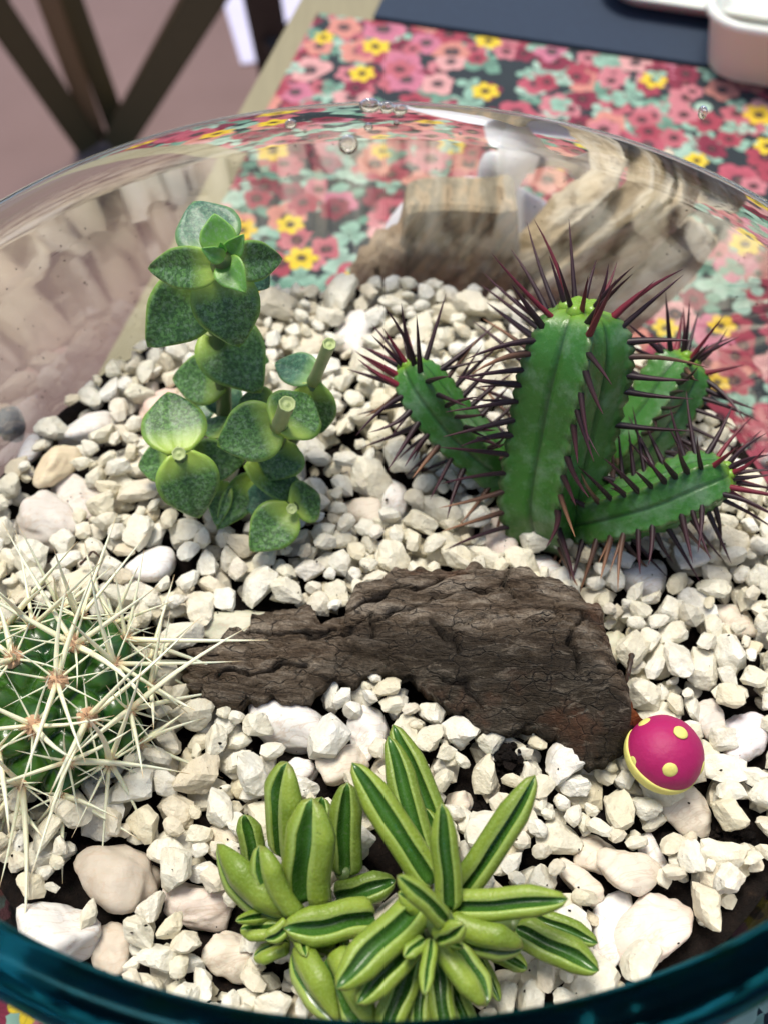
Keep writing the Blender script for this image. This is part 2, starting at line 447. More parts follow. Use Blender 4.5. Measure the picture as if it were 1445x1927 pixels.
for n_, (px, py, L, S, ang, colr, label) in enumerate(bigs):
    p = P(px, py, .07); s = scale_at(p)
    a = L/2*s*1.1; b = S/2*s*1.1; sa = abs(math.sin(R(ang)))
    a *= 1+.12*sa; b *= 1+.12*(1-sa)
    # image direction on the ground
    e = P(px+20*math.cos(R(ang)), py-20*math.sin(R(ang)), .07) - p
    yaw = math.atan2(e.y, e.x)
    c = min(b*.80, .112)
    x, y = p.x, p.y-BC.y
    z = rest(x, y, a, b, c, yaw, True, .28)
    if colr == 'slate': z = -.02
    X, Y = np.meshgrid(gx-x, gx-y, indexing='ij')
    u = (X*math.cos(yaw)+Y*math.sin(yaw))/(a*1.0); v = (-X*math.sin(yaw)+Y*math.cos(yaw))/(b*1.0)
    BLOCK[(u*u+v*v) < 1] = 1.0
    smooth_ = colr in ('plain', 'lilac', 'tan', 'pink') or n_ in (0, 1, 3, 5, 14, 15, 16)
    vv, ff = ico(4)
    f = shape_dirs(500+n_, 9 if smooth_ else 14, 3.2 if colr in ('plain', 'lilac') else (4.5 if smooth_ else 9), .03 if colr == 'plain' else .06)
    V = f(vv) * np.array([a, b, c]) * 1.06
    M = rot_mat(yaw, random.uniform(-.12, .12), random.uniform(-.12, .12)); V = V @ M.T
    o = mesh_obj('pebble', V.tolist(), ff.tolist(), PEB[colr]); o.location = (x, y+BC.y, z)
    tag(o, label, 'pebble')

stones = []
def try_drop(K_, a, b, c):
    best = None
    for _ in range(K_):
        for _t in range(12):
            rr = math.sqrt(random.random())*(RG-.01-max(a, b)*.8); th = random.uniform(0, 2*math.pi)
            x, y = rr*math.cos(th), rr*math.sin(th)
            bl = BLOCK[int((x+1.5)/GRES), int((y+1.5)/GRES)]
            if bl < 1 and random.random() >= bl: break
        else: continue
        yaw = random.uniform(0, math.pi)
        z = rest(x, y, a, b, c, yaw)
        if best is None or z < best[0]: best = (z, x, y, yaw)
    if best is None or best[0] > .062+.35*c: return
    z, x, y, yaw = best
    rest(x, y, a, b, c, yaw, True, zfix=z)
    stones.append((x, y, z, a, b, c, yaw, random.uniform(-.35, .35), random.uniform(-.35, .35), random.randrange(NV), random.random()))
NST = 4600
sizes = sorted([min(max(random.lognormvariate(math.log(.037), .30), .016), .068) for _ in range(NST)], key=lambda q: random.random() - .15*q/.03)
for s in sizes:
    a = s*random.uniform(1.0, 1.35); b = s*random.uniform(.75, 1.0); c = s*random.uniform(.6, .85)
    try_drop(6, a, b, c)
stones = np.array(stones)
# which stones lie open, biggest in the picture first
def pic_size(s):
    p = Vector((s[0], s[1]+BC.y, s[2])); open_ = HM[int((s[0]+1.5)/GRES), int((s[1]+1.5)/GRES)] < s[2]+s[5]*1.15
    d = (p-CAM).dot(FW); u = (p-CAM).dot(RT)/d/K; 
    if abs(u) > 740 or (p-CAM).dot(UP)/d/K < -950: return 0
    return (math.sqrt(s[3]*s[4])/d) if open_ else 0
order = sorted(range(len(stones)), key=lambda i: -pic_size(stones[i]))
NIND = 300 - len(bigs)
hi_me = []
MARKS = [('the tall leafy succulent', 440, 860), ('the spiny cactus', 1040, 800), ('the tall cut stem', 640, 700), ('the ball cactus', 110, 1310), ('the middle of the bark', 780, 1250), ('the narrow end of the bark', 430, 1260),
  ('the toy mushroom', 1250, 1420), ('the centre of the green rosette', 815, 1745), ('the left green rosette leaves', 520, 1660), ('the right cactus limb', 1300, 930), ('the left cactus limb', 840, 800), ('the large flat tan pebble', 206, 1640),
  ('the orange dotted pebble', 285, 1044), ('the large oval pink pebble', 1249, 1735), ('the flat topped rock', 850, 520), ('the long grey pebble at left', 138, 908), ('the lilac egg shaped pebble', 1414, 1366)]
seen_label = {}
def pixel(p):
    d = (p-CAM).dot(FW); return 722.5+(p-CAM).x/d/K, 963.5-(p-CAM).dot(UP)/d/K
def stone_label(i):
    x, y, z, a, b, c = stones[i][:6]; px, py = pixel(Vector((x, y+BC.y, z)))
    nm, mx, my = min(MARKS, key=lambda m: math.hypot(px-m[1], py-m[2]))
    dx, dy = px-mx, py-my
    side = ('right of' if dx > 0 else 'left of') if abs(dx) > abs(dy) else ('below' if dy > 0 else 'above')
    far = '' if math.hypot(dx, dy) > 130 else 'close '
    shape = 'long narrow' if a/b > 1.55 else ('blocky' if a/b < 1.2 else 'angular')
    key = (nm, side, far, shape); n = seen_label.get(key, 0); seen_label[key] = n+1
    if n == 0: return 'largest %s white gravel stone %s%s %s' % (shape, far, side, nm)
    return '%s white gravel stone %s%s %s' % (shape, far, side, nm)
for i in range(NV):
    me = bpy.data.meshes.new('gravel_stone'); me.from_pydata(SH_HI[i].tolist(), [], ico(3)[1].tolist())
    me.materials.append(M_CHIP); me.polygons.foreach_set('use_smooth', [False]*len(me.polygons)); me.update(); hi_me.append(me)
for i in order[:NIND]:
    x, y, z, a, b, c, yaw, tx, ty, v, tn = stones[i]
    o = bpy.data.objects.new('gravel_stone', hi_me[int(v)]); link(o)
    o.location = (x, y+BC.y, z); o.scale = (a, b, c)
    o.rotation_euler = Matrix(rot_mat(yaw, tx, ty).tolist()).to_euler()
    tag(o, stone_label(i), 'stone', 'larger loose stones of the white gravel')
VV, FF, TT = [], [], []; off = 0; f2 = ico(2)[1]
for i in order[NIND:]:
    x, y, z, a, b, c, yaw, tx, ty, v, tn = stones[i]
    V = (SH_LO[int(v)]*np.array([a, b, c])) @ rot_mat(yaw, tx, ty).T + np.array([x, y+BC.y, z])
    VV.append(V); FF.append(f2+off); TT.append(np.full(len(V), tn)); off += len(V)
VV = np.vstack(VV); FF = np.vstack(FF); TT = np.concatenate(TT)
me = bpy.data.meshes.new('gravel')
me.vertices.add(len(VV)); me.vertices.foreach_set('co', VV.ravel())
me.loops.add(FF.size); me.loops.foreach_set('vertex_index', FF.ravel().astype(np.int32))
me.polygons.add(len(FF)); me.polygons.foreach_set('loop_start', np.arange(0, FF.size, 3, dtype=np.int32))
me.polygons.foreach_set('use_smooth', [False]*len(FF))
me.update(calc_edges=True); at = me.attributes.new('tint', 'FLOAT', 'POINT'); at.data.foreach_set('value', TT)
me.materials.append(M_CHIP)
g = bpy.data.objects.new('gravel', me); link(g)
tag(g, 'bed of small white and cream gravel covering the soil in the bowl', 'gravel', kind='stuff')

def hm(x, y):
    i = min(max(int((x+1.5)/GRES), 0), GN-1); j = min(max(int((y-BC.y+1.5)/GRES), 0), GN-1); return HM[i, j]

# soil crumbs: loose heaps, grains between the stones and specks on the glass
def build_crumbs():
    v0, f0 = ico(1); V, F = [], []; off = 0
    def put(p, s):
        nonlocal off
        q = v0*np.random.default_rng(off).uniform(.55, 1.3, (len(v0), 1))*s*np.array([random.uniform(.6, 1.6), random.uniform(.6, 1.4), .8])
        V.append(q+np.array(p)); F.append(f0+off); off += len(v0)
    heaps = [(962,1425,38,48,.10,260),(818,1395,24,40,.05,120),(1385,1560,46,34,.09,260),(1310,1575,60,24,.03,160),(905,1480,50,44,.01,170),(630,840,46,40,.01,120),(85,770,50,26,.02,130),
             (190,835,50,20,.02,110),(130,672,75,16,.05,160),(1345,750,46,30,.05,160),(1310,650,60,22,.05,140),(1425,880,30,60,.05,130),(960,1545,50,30,.0,110),(610,1480,40,30,.0,90),(325,1205,50,40,.0,90),(1030,1010,50,20,.0,60),(1188,1290,12,44,.03,70),(165,1050,26,26,.05,40),(320,1400,50,36,.0,80),(560,1845,40,30,0,70)]
    for (px, py, rx, ry, hh, n) in heaps:
        for _ in range(n):
            a, rr = random.uniform(0, 6.283), math.sqrt(random.random())
            p = P(px+rx*rr*math.cos(a), py+ry*rr*math.sin(a), .03)
            z = soil_h(p.x, p.y) + hh*(1-rr*rr)*random.random()*1.3 + .01
            if math.hypot(p.x, p.y-BC.y) > RG-.01: continue
            put((p.x, p.y, z), random.uniform(.005, .017))
    for _ in range(420):
        a, rr = random.uniform(0, 6.283), RG*math.sqrt(random.random())
        x, y = rr*math.cos(a), BC.y+rr*math.sin(a)
        put((x, y, hm(x, y)-.002), random.uniform(.0015, .004))
    for _ in range(260):
        a = random.uniform(R(20), R(165)) if random.random() < .6 else random.uniform(R(130), R(185)); z = random.uniform(.03, .6)
        rr = bowl_r(z)-WALL-.002
        put((BC.x+rr*math.cos(a)*bowl_sx(z), BC.y+rr*math.sin(a), z), random.uniform(.0012, .0032))
    V = np.vstack(V); F = np.vstack(F)
    o = mesh_obj('soil_crumbs', V.tolist(), F.tolist(), M_SOIL, smooth=False)
    tag(o, 'loose dark soil crumbs scattered between the white stones and on the glass', 'soil', kind='stuff')
build_crumbs()

# ------------------------------------------------------------------ bark
def interp(poly, t):
    L = [0]
    for a, b in zip(poly, poly[1:]): L.append(L[-1]+math.dist(a, b))
    s = t*L[-1]
    for i in range(len(poly)-1):
        if s <= L[i+1] or i == len(poly)-2:
            f = (s-L[i])/(L[i+1]-L[i]); return (poly[i][0]+(poly[i+1][0]-poly[i][0])*f, poly[i][1]+(poly[i+1][1]-poly[i][1])*f)
def bark_mat():
    t = NT('weathered_bark'); c = t.coord()
    m1 = t.mapping(t.mapping(c, (1, 1, 1), (0, 0, .12)), (.75, 3.0, 1.6))
    n1 = t.noise(5, 8, .7, m1, .5); n2 = t.noise(26, 6, .7, m1)
    col = t.ramp(n1, [(.32, (.035, .021, .012)), (.42, (.11, .074, .046)), (.51, (.24, .18, .125)), (.60, (.46, .38, .29))])
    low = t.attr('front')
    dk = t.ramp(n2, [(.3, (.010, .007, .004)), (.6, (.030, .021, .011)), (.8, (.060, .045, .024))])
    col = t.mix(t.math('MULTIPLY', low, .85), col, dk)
    vo = t.voro(9, t.mapping(m1, (1, 1.5, 1)), 'DISTANCE_TO_EDGE'); wob = t.node('ShaderNodeVectorMath', operation='ADD')
    nz = t.node('ShaderNodeTexNoise'); nz.inputs['Scale'].default_value = 14; t.link(c, nz.inputs['Vector'])
    sc = t.node('ShaderNodeVectorMath', operation='SCALE'); sc.inputs['Scale'].default_value = .12; t.link(nz.outputs['Color'], sc.inputs[0])
    t.link(m1, wob.inputs[0]); t.link(sc.outputs[0], wob.inputs[1]); t.link(wob.outputs[0], vo.inputs['Vector'])
    crack = t.ramp(vo.outputs['Distance'], [(0, (0,0,0)), (.035, (1,1,1))])
    crk = t.math('MULTIPLY', t.math('SUBTRACT', 1.0, crack), t.math('MULTIPLY', t.ramp(n1, [(.47, (0,0,0)), (.60, (1,1,1))]), .85))
    col = t.mix(crk, col, (.006, .004, .003))
    sp = t.noise(60, 3, .6, c); col = t.mix(t.math('MULTIPLY', t.ramp(sp, [(.6, (0,0,0)), (.72, (1,1,1))]), .35), col, (.20, .17, .13))
    red = t.noise(3.2, 4, .6, c); col = t.mix(t.math('MULTIPLY', t.ramp(red, [(.6, (0,0,0)), (.7, (1,1,1))]), .4), col, (.20, .075, .035))
    col = t.mix(t.math('MULTIPLY', t.ramp(t.noise(9, 5, .75, m1, 1.2), [(.55, (0,0,0)), (.63, (1,1,1))]), .55), col, (.30, .25, .19))
    gr = t.noise(120, 4, .75, c); col = t.mix(1.0, col, t.ramp(gr, [(.3, (.55,.55,.55)), (.7, (1.35,1.35,1.35))]), 'MULTIPLY')
    col = t.mix(t.math('MULTIPLY', t.attr('crack'), .95), col, (.006, .004, .003))
    col = t.mix(t.attr('edge'), col, (.30, .075, .018))
    h = t.math('ADD', t.math('ADD', t.math('MULTIPLY', n2, .9), t.math('MULTIPLY', gr, .35)), t.math('ADD', n1, t.math('MULTIPLY', crack, .45)))
    t.principled(color=col, rough=.85, normal=t.bump(h, 1.0, .04), spec=.3)
    return t.m
CRACKS = [[(588,1158),(650,1160),(700,1148),(760,1132),(820,1122),(880,1096),(905,1085)], [(808,1204),(850,1228),(862,1262)], [(700,1175),(706,1212)], [(952,1092),(946,1120),(960,1150)], [(470,1196),(530,1204),(590,1206),(630,1196)],
  [(620,1210),(700,1190),(780,1165),(860,1140),(930,1146)], [(830,1290),(870,1310),(905,1345)], [(1085,1185),(1060,1240),(1075,1300)], [(420,1280),(500,1262),(580,1258)]]
def crack_at(x, y, w):
    best = 99
    jx, jy = noise.noise(w*14)*16, noise.noise(w*14+Vector((4, 4, 4)))*16
    for L in CRACKS:
        for a, b in zip(L, L[1:]):
            dx, dy = b[0]-a[0], b[1]-a[1]; t = max(0, min(1, ((x+jx-a[0])*dx+(y+jy-a[1])*dy)/(dx*dx+dy*dy)))
            best = min(best, math.hypot(x+jx-a[0]-dx*t, y+jy-a[1]-dy*t))
    return math.exp(-(best/3.6)**2)
def build_bark():
    ck = []
    nu, nv = 230, 84
    root = P(780, 1250, .05)
    top, bot, fr, ed = [], [], [], []
    G = []
    for i in range(nu):
        u = i/(nu-1)
        a, b = interp(BARK_TOP, u), interp(BARK_BOT, u)
        hgt = .035+.175*min(1, max(0, (u-.18)/.5))**.9 * (1-.35*max(0, (u-.9)/.1))
        pa = P(a[0], a[1], .07+.45*hgt); pb = P(b[0], b[1], .07)
        for j in range(nv):
            v = j/(nv-1)                      # 0 front, 1 back
            base = pb.lerp(pa, v)
            arch = hgt*(math.sin(math.pi*min(v*.92+.04, 1))**.62)*.62
            q = Vector((u*9, v*3.2, 0))
            w = Vector((base.x*1, base.y*1.7, 0))
            rid = noise.fractal(w*3.0, 1, 2, 5)*.014
            cr = noise.voronoi(w*6.5+Vector((noise.noise(w*9), noise.noise(w*9+Vector((5,5,5))), 0))*.35)[0]
            crk = max(0, 1-(cr[1]-cr[0])*9) * (.3 + .7*(noise.noise(w*2.2)+.5))
            flakes = .015*max(0, min(1, (noise.noise(Vector((w.x*5, w.y*9, 9)))-.05)*14)) + .009*max(0, min(1, (noise.noise(Vector((w.x*10, w.y*16, 2)))-.08)*12))
            str_ = noise.noise(Vector((base.x*4, base.y*30, 0)))*.014
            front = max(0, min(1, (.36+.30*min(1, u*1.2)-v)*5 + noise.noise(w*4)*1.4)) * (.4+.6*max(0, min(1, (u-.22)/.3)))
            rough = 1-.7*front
            edge_j = (noise.noise(w*16)*.03+noise.noise(w*38)*.014)
            z = base.z + arch + (rid+flakes+str_)*rough - .022*max(0, crk)*rough + .006*noise.noise(w*30)
            cv = crack_at(b[0]+(a[0]-b[0])*v, b[1]+(a[1]-b[1])*v, w); ck.append(cv); z -= .035*cv
            x, y = base.x, base.y
            if v > .97 or v < .03: y += edge_j
            if u > .985: x += edge_j
            if u < .02: x += noise.noise(w*25)*.12
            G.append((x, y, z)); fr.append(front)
            ed.append(1.0 if (u > .985 or (u > .945 and noise.noise(w*11) > -.02+.25*max(0, (.97-u)/.025))) else 0)
    F = []
    def idx(i, j): return i*nv+j
    for i in range(nu-1):
        for j in range(nv-1): F.append((idx(i,j), idx(i+1,j), idx(i+1,j+1), idx(i,j+1)))
    n0 = len(G)
    low = [(x*1, y, z-.045) for (x, y, z) in G]
    G2 = G+low; fr2 = fr+fr; ed2 = ed+ed
    for i in range(nu-1):
        for j in range(nv-1): F.append((n0+idx(i,j), n0+idx(i,j+1), n0+idx(i+1,j+1), n0+idx(i+1,j)))
    for i in range(nu-1):
        F.append((idx(i,0), n0+idx(i,0), n0+idx(i+1,0), idx(i+1,0)))
        F.append((idx(i,nv-1), idx(i+1,nv-1), n0+idx(i+1,nv-1), n0+idx(i,nv-1)))
    for j in range(nv-1):
        F.append((idx(0,j), idx(0,j+1), n0+idx(0,j+1), n0+idx(0,j)))
        F.append((idx(nu-1,j), n0+idx(nu-1,j), n0+idx(nu-1,j+1), idx(nu-1,j+1)))
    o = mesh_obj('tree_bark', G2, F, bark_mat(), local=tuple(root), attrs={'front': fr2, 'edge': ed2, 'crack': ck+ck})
    tag(o, 'curved piece of cracked brown tree bark lying across the white gravel', 'bark')
build_bark()

# ------------------------------------------------------------------ broad-leaved succulent (upper left)
def broad_leaf_mat(name, c1, c2, base_c, edge_c, speck=.6):
    t = NT(name); c = t.coord()
    s = t.attr('along'); e = t.attr('rim')
    n = t.noise(85, 5, .7, c, .3); n2 = t.noise(4, 3, .5, c)
    col = t.mix(t.ramp(n2, [(.35, (0,0,0)), (.65, (1,1,1))]), c1, c2)
    spk = t.math('MULTIPLY', t.ramp(n, [(.44, (0,0,0)), (.53, (1,1,1))]), t.math('MULTIPLY', t.ramp(s, [(.12, (0,0,0)), (.4, (1,1,1))]), speck))
    col = t.mix(spk, col, (c1[0]*.32, c1[1]*.36, c1[2]*.36))
    fr_ = t.noise(80, 3, .6, c); col = t.mix(t.math('MULTIPLY', t.ramp(fr_, [(.5, (0,0,0)), (.64, (1,1,1))]), .42), col, (.26, .38, .24))
    col = t.mix(t.ramp(s, [(0, (1,1,1)), (.12, (.85,.85,.85)), (.38, (0,0,0))]), col, base_c)
    col = t.mix(t.math('MULTIPLY', e, .75), col, edge_c)
    b = t.principled(color=col, rough=.38, normal=t.bump(t.math('ADD', n, t.noise(9, 3, .5, c)), .18, .01), spec=.5, sss=.25)
    b.inputs['Subsurface Radius'].default_value = (.02, .06, .01); b.inputs['Subsurface Scale'].default_value = .3
    return t.m
M_BL = broad_leaf_mat('speckled_leaf', (.085, .20, .050), (.12, .27, .060), (.38, .52, .08), (.26, .42, .07), .8)
M_BLUE = broad_leaf_mat('blue_green_leaf', (.07, .19, .12), (.09, .22, .12), (.24, .40, .12), (.20, .36, .12))
M_YOUNG = broad_leaf_mat('young_leaf', (.15, .36, .06), (.13, .32, .07), (.24, .46, .07), (.26, .45, .08), .12)
def stem_mat(name, c):
    t = NT(name); n = t.noise(30, 4, .6, t.coord()); t.principled(color=t.mix(n, c, tuple(x*.6 for x in c)), rough=.45, sss=.2); return t.m
M_STEM = stem_mat('pale_green_stem', (.40, .46, .20)); M_STEM2 = stem_mat('brown_green_stem', (.13, .20, .06))
def broad_leaf(parent, B, T, w, mat, cup=.12, droop=.1, roll=0, twist=0, lean=.55, round_=.0):
    """B, T world points; w full width"""
    ax = T-B; L = ax.length; ax.normalize()
    n = (Vector((0, 0, 1))*(1-lean) + (CAM-B).normalized()*lean); n -= ax*n.dot(ax); n.normalize()
    n = Quaternion(ax, roll) @ n
    side = ax.cross(n)
    nu, nv = 18, 13; V, F, al, rm = [], [], [], []
    th = min(.03, w*.10)
    for layer in (1, -1):
        for i in range(nu):
            s = i/(nu-1)
            f = (math.sin(math.pi*min(1, s**.72))**.62) if s > 0 else 0
            f = f*(1-.30*max(0, s-.62)/.38)              # pointed tip
            f = max(f, .40*(1-s/.22)) if s < .22 else f
            if s == 1: f = 0.01
            for j in range(nv):
                t_ = j/(nv-1)*2-1
                x = t_*f*w/2
                zc = cup*w*(abs(t_)**1.8)*f - droop*L*(s-.15)**2*1.2 - .035*w*math.exp(-(t_/.10)**2)*(1-s)
                k = math.sqrt(max(0, 1-t_*t_))
                kk = min(1, k*1.6)*min(1, (1-s)*7+.05)
                wv = .02*w*noise.noise(Vector((B.x*9+s*3, B.y*9+t_*2, w*8)))
                zz = zc + wv + layer*th*kk*.5 + .006*w*layer
                p = B+ax*(s*L)+side*x+n*zz
                V.append(p); al.append(s); rm.append(1.0 if (abs(t_) > .93 or s > .975) else 0)
    def id_(l, i, j): return l*nu*nv+i*nv+j
    for l in (0, 1):
        for i in range(nu-1):
            for j in range(nv-1):
                q = (id_(l,i,j), id_(l,i,j+1), id_(l,i+1,j+1), id_(l,i+1,j))
                F.append(q if l == 0 else q[::-1])
    for i in range(nu-1):
        for j in (0, nv-1):
            q = (id_(0,i,j), id_(0,i+1,j), id_(1,i+1,j), id_(1,i,j)); F.append(q if j == 0 else q[::-1])
    for j in range(nv-1):
        F.append((id_(0,nu-1,j), id_(0,nu-1,j+1), id_(1,nu-1,j+1), id_(1,nu-1,j))); F.append((id_(0,0,j+1), id_(0,0,j), id_(1,0,j), id_(1,0,j+1)))
    return child_mesh('leaf', V, F, mat, parent, attrs={'along': al, 'rim': rm})
def c5(x, y): return (240+x*.3633, 360+y*.3633)
def build_broad():
    base = P(440, 930, 0)
    root = empty('leafy_succulent', (base.x, base.y, -.03))
    tag(root, 'tall green succulent with broad speckled paired leaves in the upper left of the gravel', 'succulent')
    # bx,by,zb, tx,ty,zt, width(crop px), mat, roll, lean, cup, droop
    Lv = [
     (480,330,.93, 345,55,.98, 330,'b',0,.75,.10,.0),
     (560,360,.80, 740,500,.72, 210,'b',.2,.6,.10,.1),
     (420,440,.80, 105,812,.66, 330,'n',-.25,.75,.12,.1),
     (470,400,.90, 578,818,.70, 340,'n',.15,.75,.14,.12),
     (490,390,.98, 78,405,.90, 215,'n',-.35,.7,.13,.12),
     (500,370,.98, 822,350,.90, 205,'n',.35,.7,.13,.1),
     (485,330,1.02, 452,115,1.10, 180,'y',0,.75,.2,-.05),
     (500,360,1.04, 602,512,1.02, 160,'y',.25,.8,.2,.18),
     (505,355,1.04, 606,222,1.12, 105,'y',.25,.8,.22,.0),
     (500,345,1.08, 390,300,1.13, 85,'y',-.3,.8,.2,.1),
     (495,320,1.08, 484,262,1.14, 45,'y',0,.8,.2,.0),
     (440,690,.55, 690,1040,.44, 340,'n',.1,.8,.12,.08),
     (520,985,.38, 222,965,.34, 255,'n',-.1,.8,.12,.10),
     (660,860,.40, 738,882,.38, 70,'n',0,.7,.1,.1),
     (470,1010,.27, 545,1178,.22, 190,'b',0,.7,.1,.1),
     (400,1080,.18, 330,1200,.16, 150,'b',0,.7,.1,.1),
     (270,1360,.42, 210,1030,.46, 320,'n',0,.8,.08,.06),
     (270,1350,.42, 378,1705,.24, 310,'n',0,.8,.10,.14),
     (240,1400,.22, 48,1420,.18, 190,'n',0,.8,.10,.1),
     (300,1400,.26, 612,1395,.24, 225,'n',.2,.8,.12,.1),
     (800,1190,.47, 462,1320,.42, 300,'n',-.15,.8,.12,.1),
     (790,1250,.47, 955,1050,.46, 300,'n',.1,.8,.10,.08),
     (770,1095,.34, 572,1090,.32, 160,'n',-.1,.8,.10,.1),
     (830,1290,.33, 735,1500,.24, 255,'n',0,.8,.12,.1),
     (620,1400,.27, 972,1638,.16, 190,'n',-.35,.7,.10,.08),
     (520,1260,.26, 398,1180,.24, 140,'n',.1,.7,.1,.1),
     (985,970,.47, 752,868,.45, 185,'b',.1,.7,.12,.16),
     (960,985,.47, 990,1268,.30, 235,'n',.35,.7,.12,.12),
     (855,1640,.20, 636,1862,.14, 240,'n',0,.85,.10,.08),
     (850,1640,.20, 1003,1570,.16, 220,'n',.1,.85,.10,.08),
     (800,1600,.15, 575,1600,.12, 190,'b',0,.8,.1,.1),
     (660,1470,.16, 468,1752,.10, 165,'n',-.3,.7,.1,.05),
     (500,1500,.17, 462,1735,.11, 120,'n',.2,.7,.1,.05),
     (560,1180,.22, 700,1300,.20, 180,'n',0,.7,.1,.1),
    ]
    mm = {'n': M_BL, 'b': M_BLUE, 'y': M_YOUNG}
    for (bx, by, zb, tx, ty, zt, w, k, roll, lean, cup, dr) in Lv:
        B = P(*c5(bx, by), zb); T = P(*c5(tx, ty), zt)
        broad_leaf(root, B, T, w*1.07*.3633*scale_at(B), mm[k], cup, dr, roll, 0, lean)
    def stem(pts, rad, mat, name='stem'):
        Q = [P(*c5(x, y), z) for (x, y, z) in pts]
        # smooth
        W = []
        for i in range(len(Q)-1):
            for s in range(4): W.append(Q[i].lerp(Q[i+1], s/4))
        W.append(Q[-1])
        rr = [rad]*len(W)
        v, f = tube(W, rr, 12); child_mesh(name, v, f, mat, root)
    tc = NT('pale_cut_tissue'); nn = tc.noise(60, 3, .6, tc.coord()); tc.principled(color=tc.mix(nn, (.50, .58, .26), (.26, .34, .10)), rough=.5)
    def disc(p, d, rad, rim, mat, name):
        x = d.orthogonal().normalized(); y = d.cross(x); V, F = [], []
        for (r, h) in [(rad, 0), (rad*1.02, rim), (rad*.86, rim*1.2), (rad*.70, rim*.2), (rad*.30, rim*.05), (rad*.18, rim*.5)]:
            for k in range(18): V.append(p+(x*math.cos(k*math.pi/9)+y*math.sin(k*math.pi/9))*r*(1+.05*math.sin(k*2.3))+d*h)
        for i in range(5):
            for k in range(18): F.append((i*18+k, i*18+(k+1) % 18, (i+1)*18+(k+1) % 18, (i+1)*18+k))
        F.append(tuple(90+k for k in range(18)))
        child_mesh(name, V, F, mat, root)
    def cut(pts, rad, scar=False):
        Q = [P(*c5(x, y), z) for (x, y, z) in pts]; d = (Q[-1]-Q[0]).normalized()
        if scar: disc(Q[0], ((CAM-Q[0]).normalized()*.8+Vector((0, 0, .3))).normalized(), rad, .004, tc.m, 'stem_scar'); return
        W = [Q[0].lerp(Q[-1], s/6) for s in range(7)]
        v, f = tube(W, [rad*1.15, rad*1.02, rad*.96, rad*.95, rad*.97, rad, rad*1.03], 18); child_mesh('cut_stem', v, f[:-1], M_STEM, root)
        disc(Q[-1], d, rad*1.03, .006, tc.m, 'cut_face')
    stem([(520,1500,-.03), (505,1250,.15), (500,1030,.35), (455,700,.58), (470,420,.88), (490,350,1.06)], .026, M_STEM2)
    stem([(420,1560,-.03), (330,1450,.2), (270,1362,.42)], .026, M_STEM2)
    stem([(700,1480,-.03), (760,1350,.25), (795,1215,.46)], .028, M_STEM2)
    stem([(760,1420,-.03), (900,1200,.25), (965,985,.46)], .028, M_STEM2)
    stem([(760,1560,-.03), (820,1640,.1), (852,1642,.2)], .024, M_STEM2)
    cut([(785,1215,.47), (828,1105,.62)], .024)
    cut([(965,985,.47), (1045,795,.72)], .019)
    cut([(430,712,.575), (436,706,.6)], .024, True)
    cut([(268,1360,.455), (270,1358,.47)], .021, True)
    cut([(853,1646,.232), (856,1642,.24)], .017, True)
build_broad()

# ------------------------------------------------------------------ spiny columnar cactus (upper right)
def spiny_mats():
    t = NT('ribbed_cactus_skin'); c = t.coord(); n = t.noise(45, 4, .6, c); n2 = t.noise(3, 3, .5, c)
    col = t.mix(n2, (.030, .130, .018), (.065, .215, .030))
    fr = t.noise(9, 5, .7, c); col = t.mix(t.math('MULTIPLY', t.ramp(fr, [(.48, (0,0,0)), (.66, (1,1,1))]), .45), col, (.22, .33, .22))
    col = t.mix(t.math('MULTIPLY', t.ramp(n, [(.6, (0,0,0)), (.72, (1,1,1))]), .3), col, (.2, .32, .15))
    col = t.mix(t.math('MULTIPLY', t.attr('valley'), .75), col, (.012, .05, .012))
    col = t.mix(t.attr('top'), col, (.22, .40, .03))
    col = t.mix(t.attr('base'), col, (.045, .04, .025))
    col = t.mix(t.math('MULTIPLY', t.attr('ridge'), .6), col, (.16, .22, .08))
    b = t.principled(color=col, rough=.32, normal=t.bump(t.math('ADD', n, t.noise(12, 3, .5, c)), .25, .01), sss=.15)
    b.inputs['Subsurface Scale'].default_value = .02
    def sp(name, a, b_):
        q = NT(name); s = q.attr('along')
        q.principled(color=q.ramp(s, [(0, a), (.55, tuple((x+y)/2 for x, y in zip(a, b_))), (1, b_)]), rough=.5, spec=.5); return q.m
    return t.m, sp('dark_spine', (.012, .005, .008), (.06, .012, .022)), sp('red_spine', (.20, .015, .03), (.07, .010, .02)), sp('old_spine', (.03, .012, .012), (.34, .17, .09))
M_CSK, M_SD, M_SR, M_SO = spiny_mats()
def spine_mesh(name, mat, n=6, seg=5, bend=.05):
    V, F, al = [], [], []
    for i in range(seg):
        s = i/(seg-1); r = .5*(1-s)**.8 + .03
        for k in range(n):
            t = 2*math.pi*k/n; V.append((r*math.cos(t)+bend*s*s, r*math.sin(t), s)); al.append(s)
    for i in range(seg-1):
        for k in range(n): F.append((i*n+k, i*n+(k+1) % n, (i+1)*n+(k+1) % n, (i+1)*n+k))
    F.append(tuple((seg-1)*n+k for k in range(n)))
    me = bpy.data.meshes.new(name); me.from_pydata(V, [], F); me.materials.append(mat)
    me.polygons.foreach_set('use_smooth', [True]*len(F)); a = me.attributes.new('along', 'FLOAT', 'POINT'); a.data.foreach_set('value', al); me.update()
    return me
def world_loc(o):
    L = Vector((0, 0, 0))
    while o is not None: L = L+o.location; o = o.parent
    return L
def put_spine(me, parent, pos, d, length, width, name='spine'):
    if isinstance(me, list): me = random.choice(me)
    o = bpy.data.objects.new(name, me); link(o, parent)
    o.location = pos - world_loc(parent)
    o.rotation_mode = 'QUATERNION'; o.rotation_quaternion = Vector(d).normalized().to_track_quat('Z', 'Y') @ Quaternion((0, 0, 1), random.uniform(0, 6.28))
    o.scale = (width, width, length)
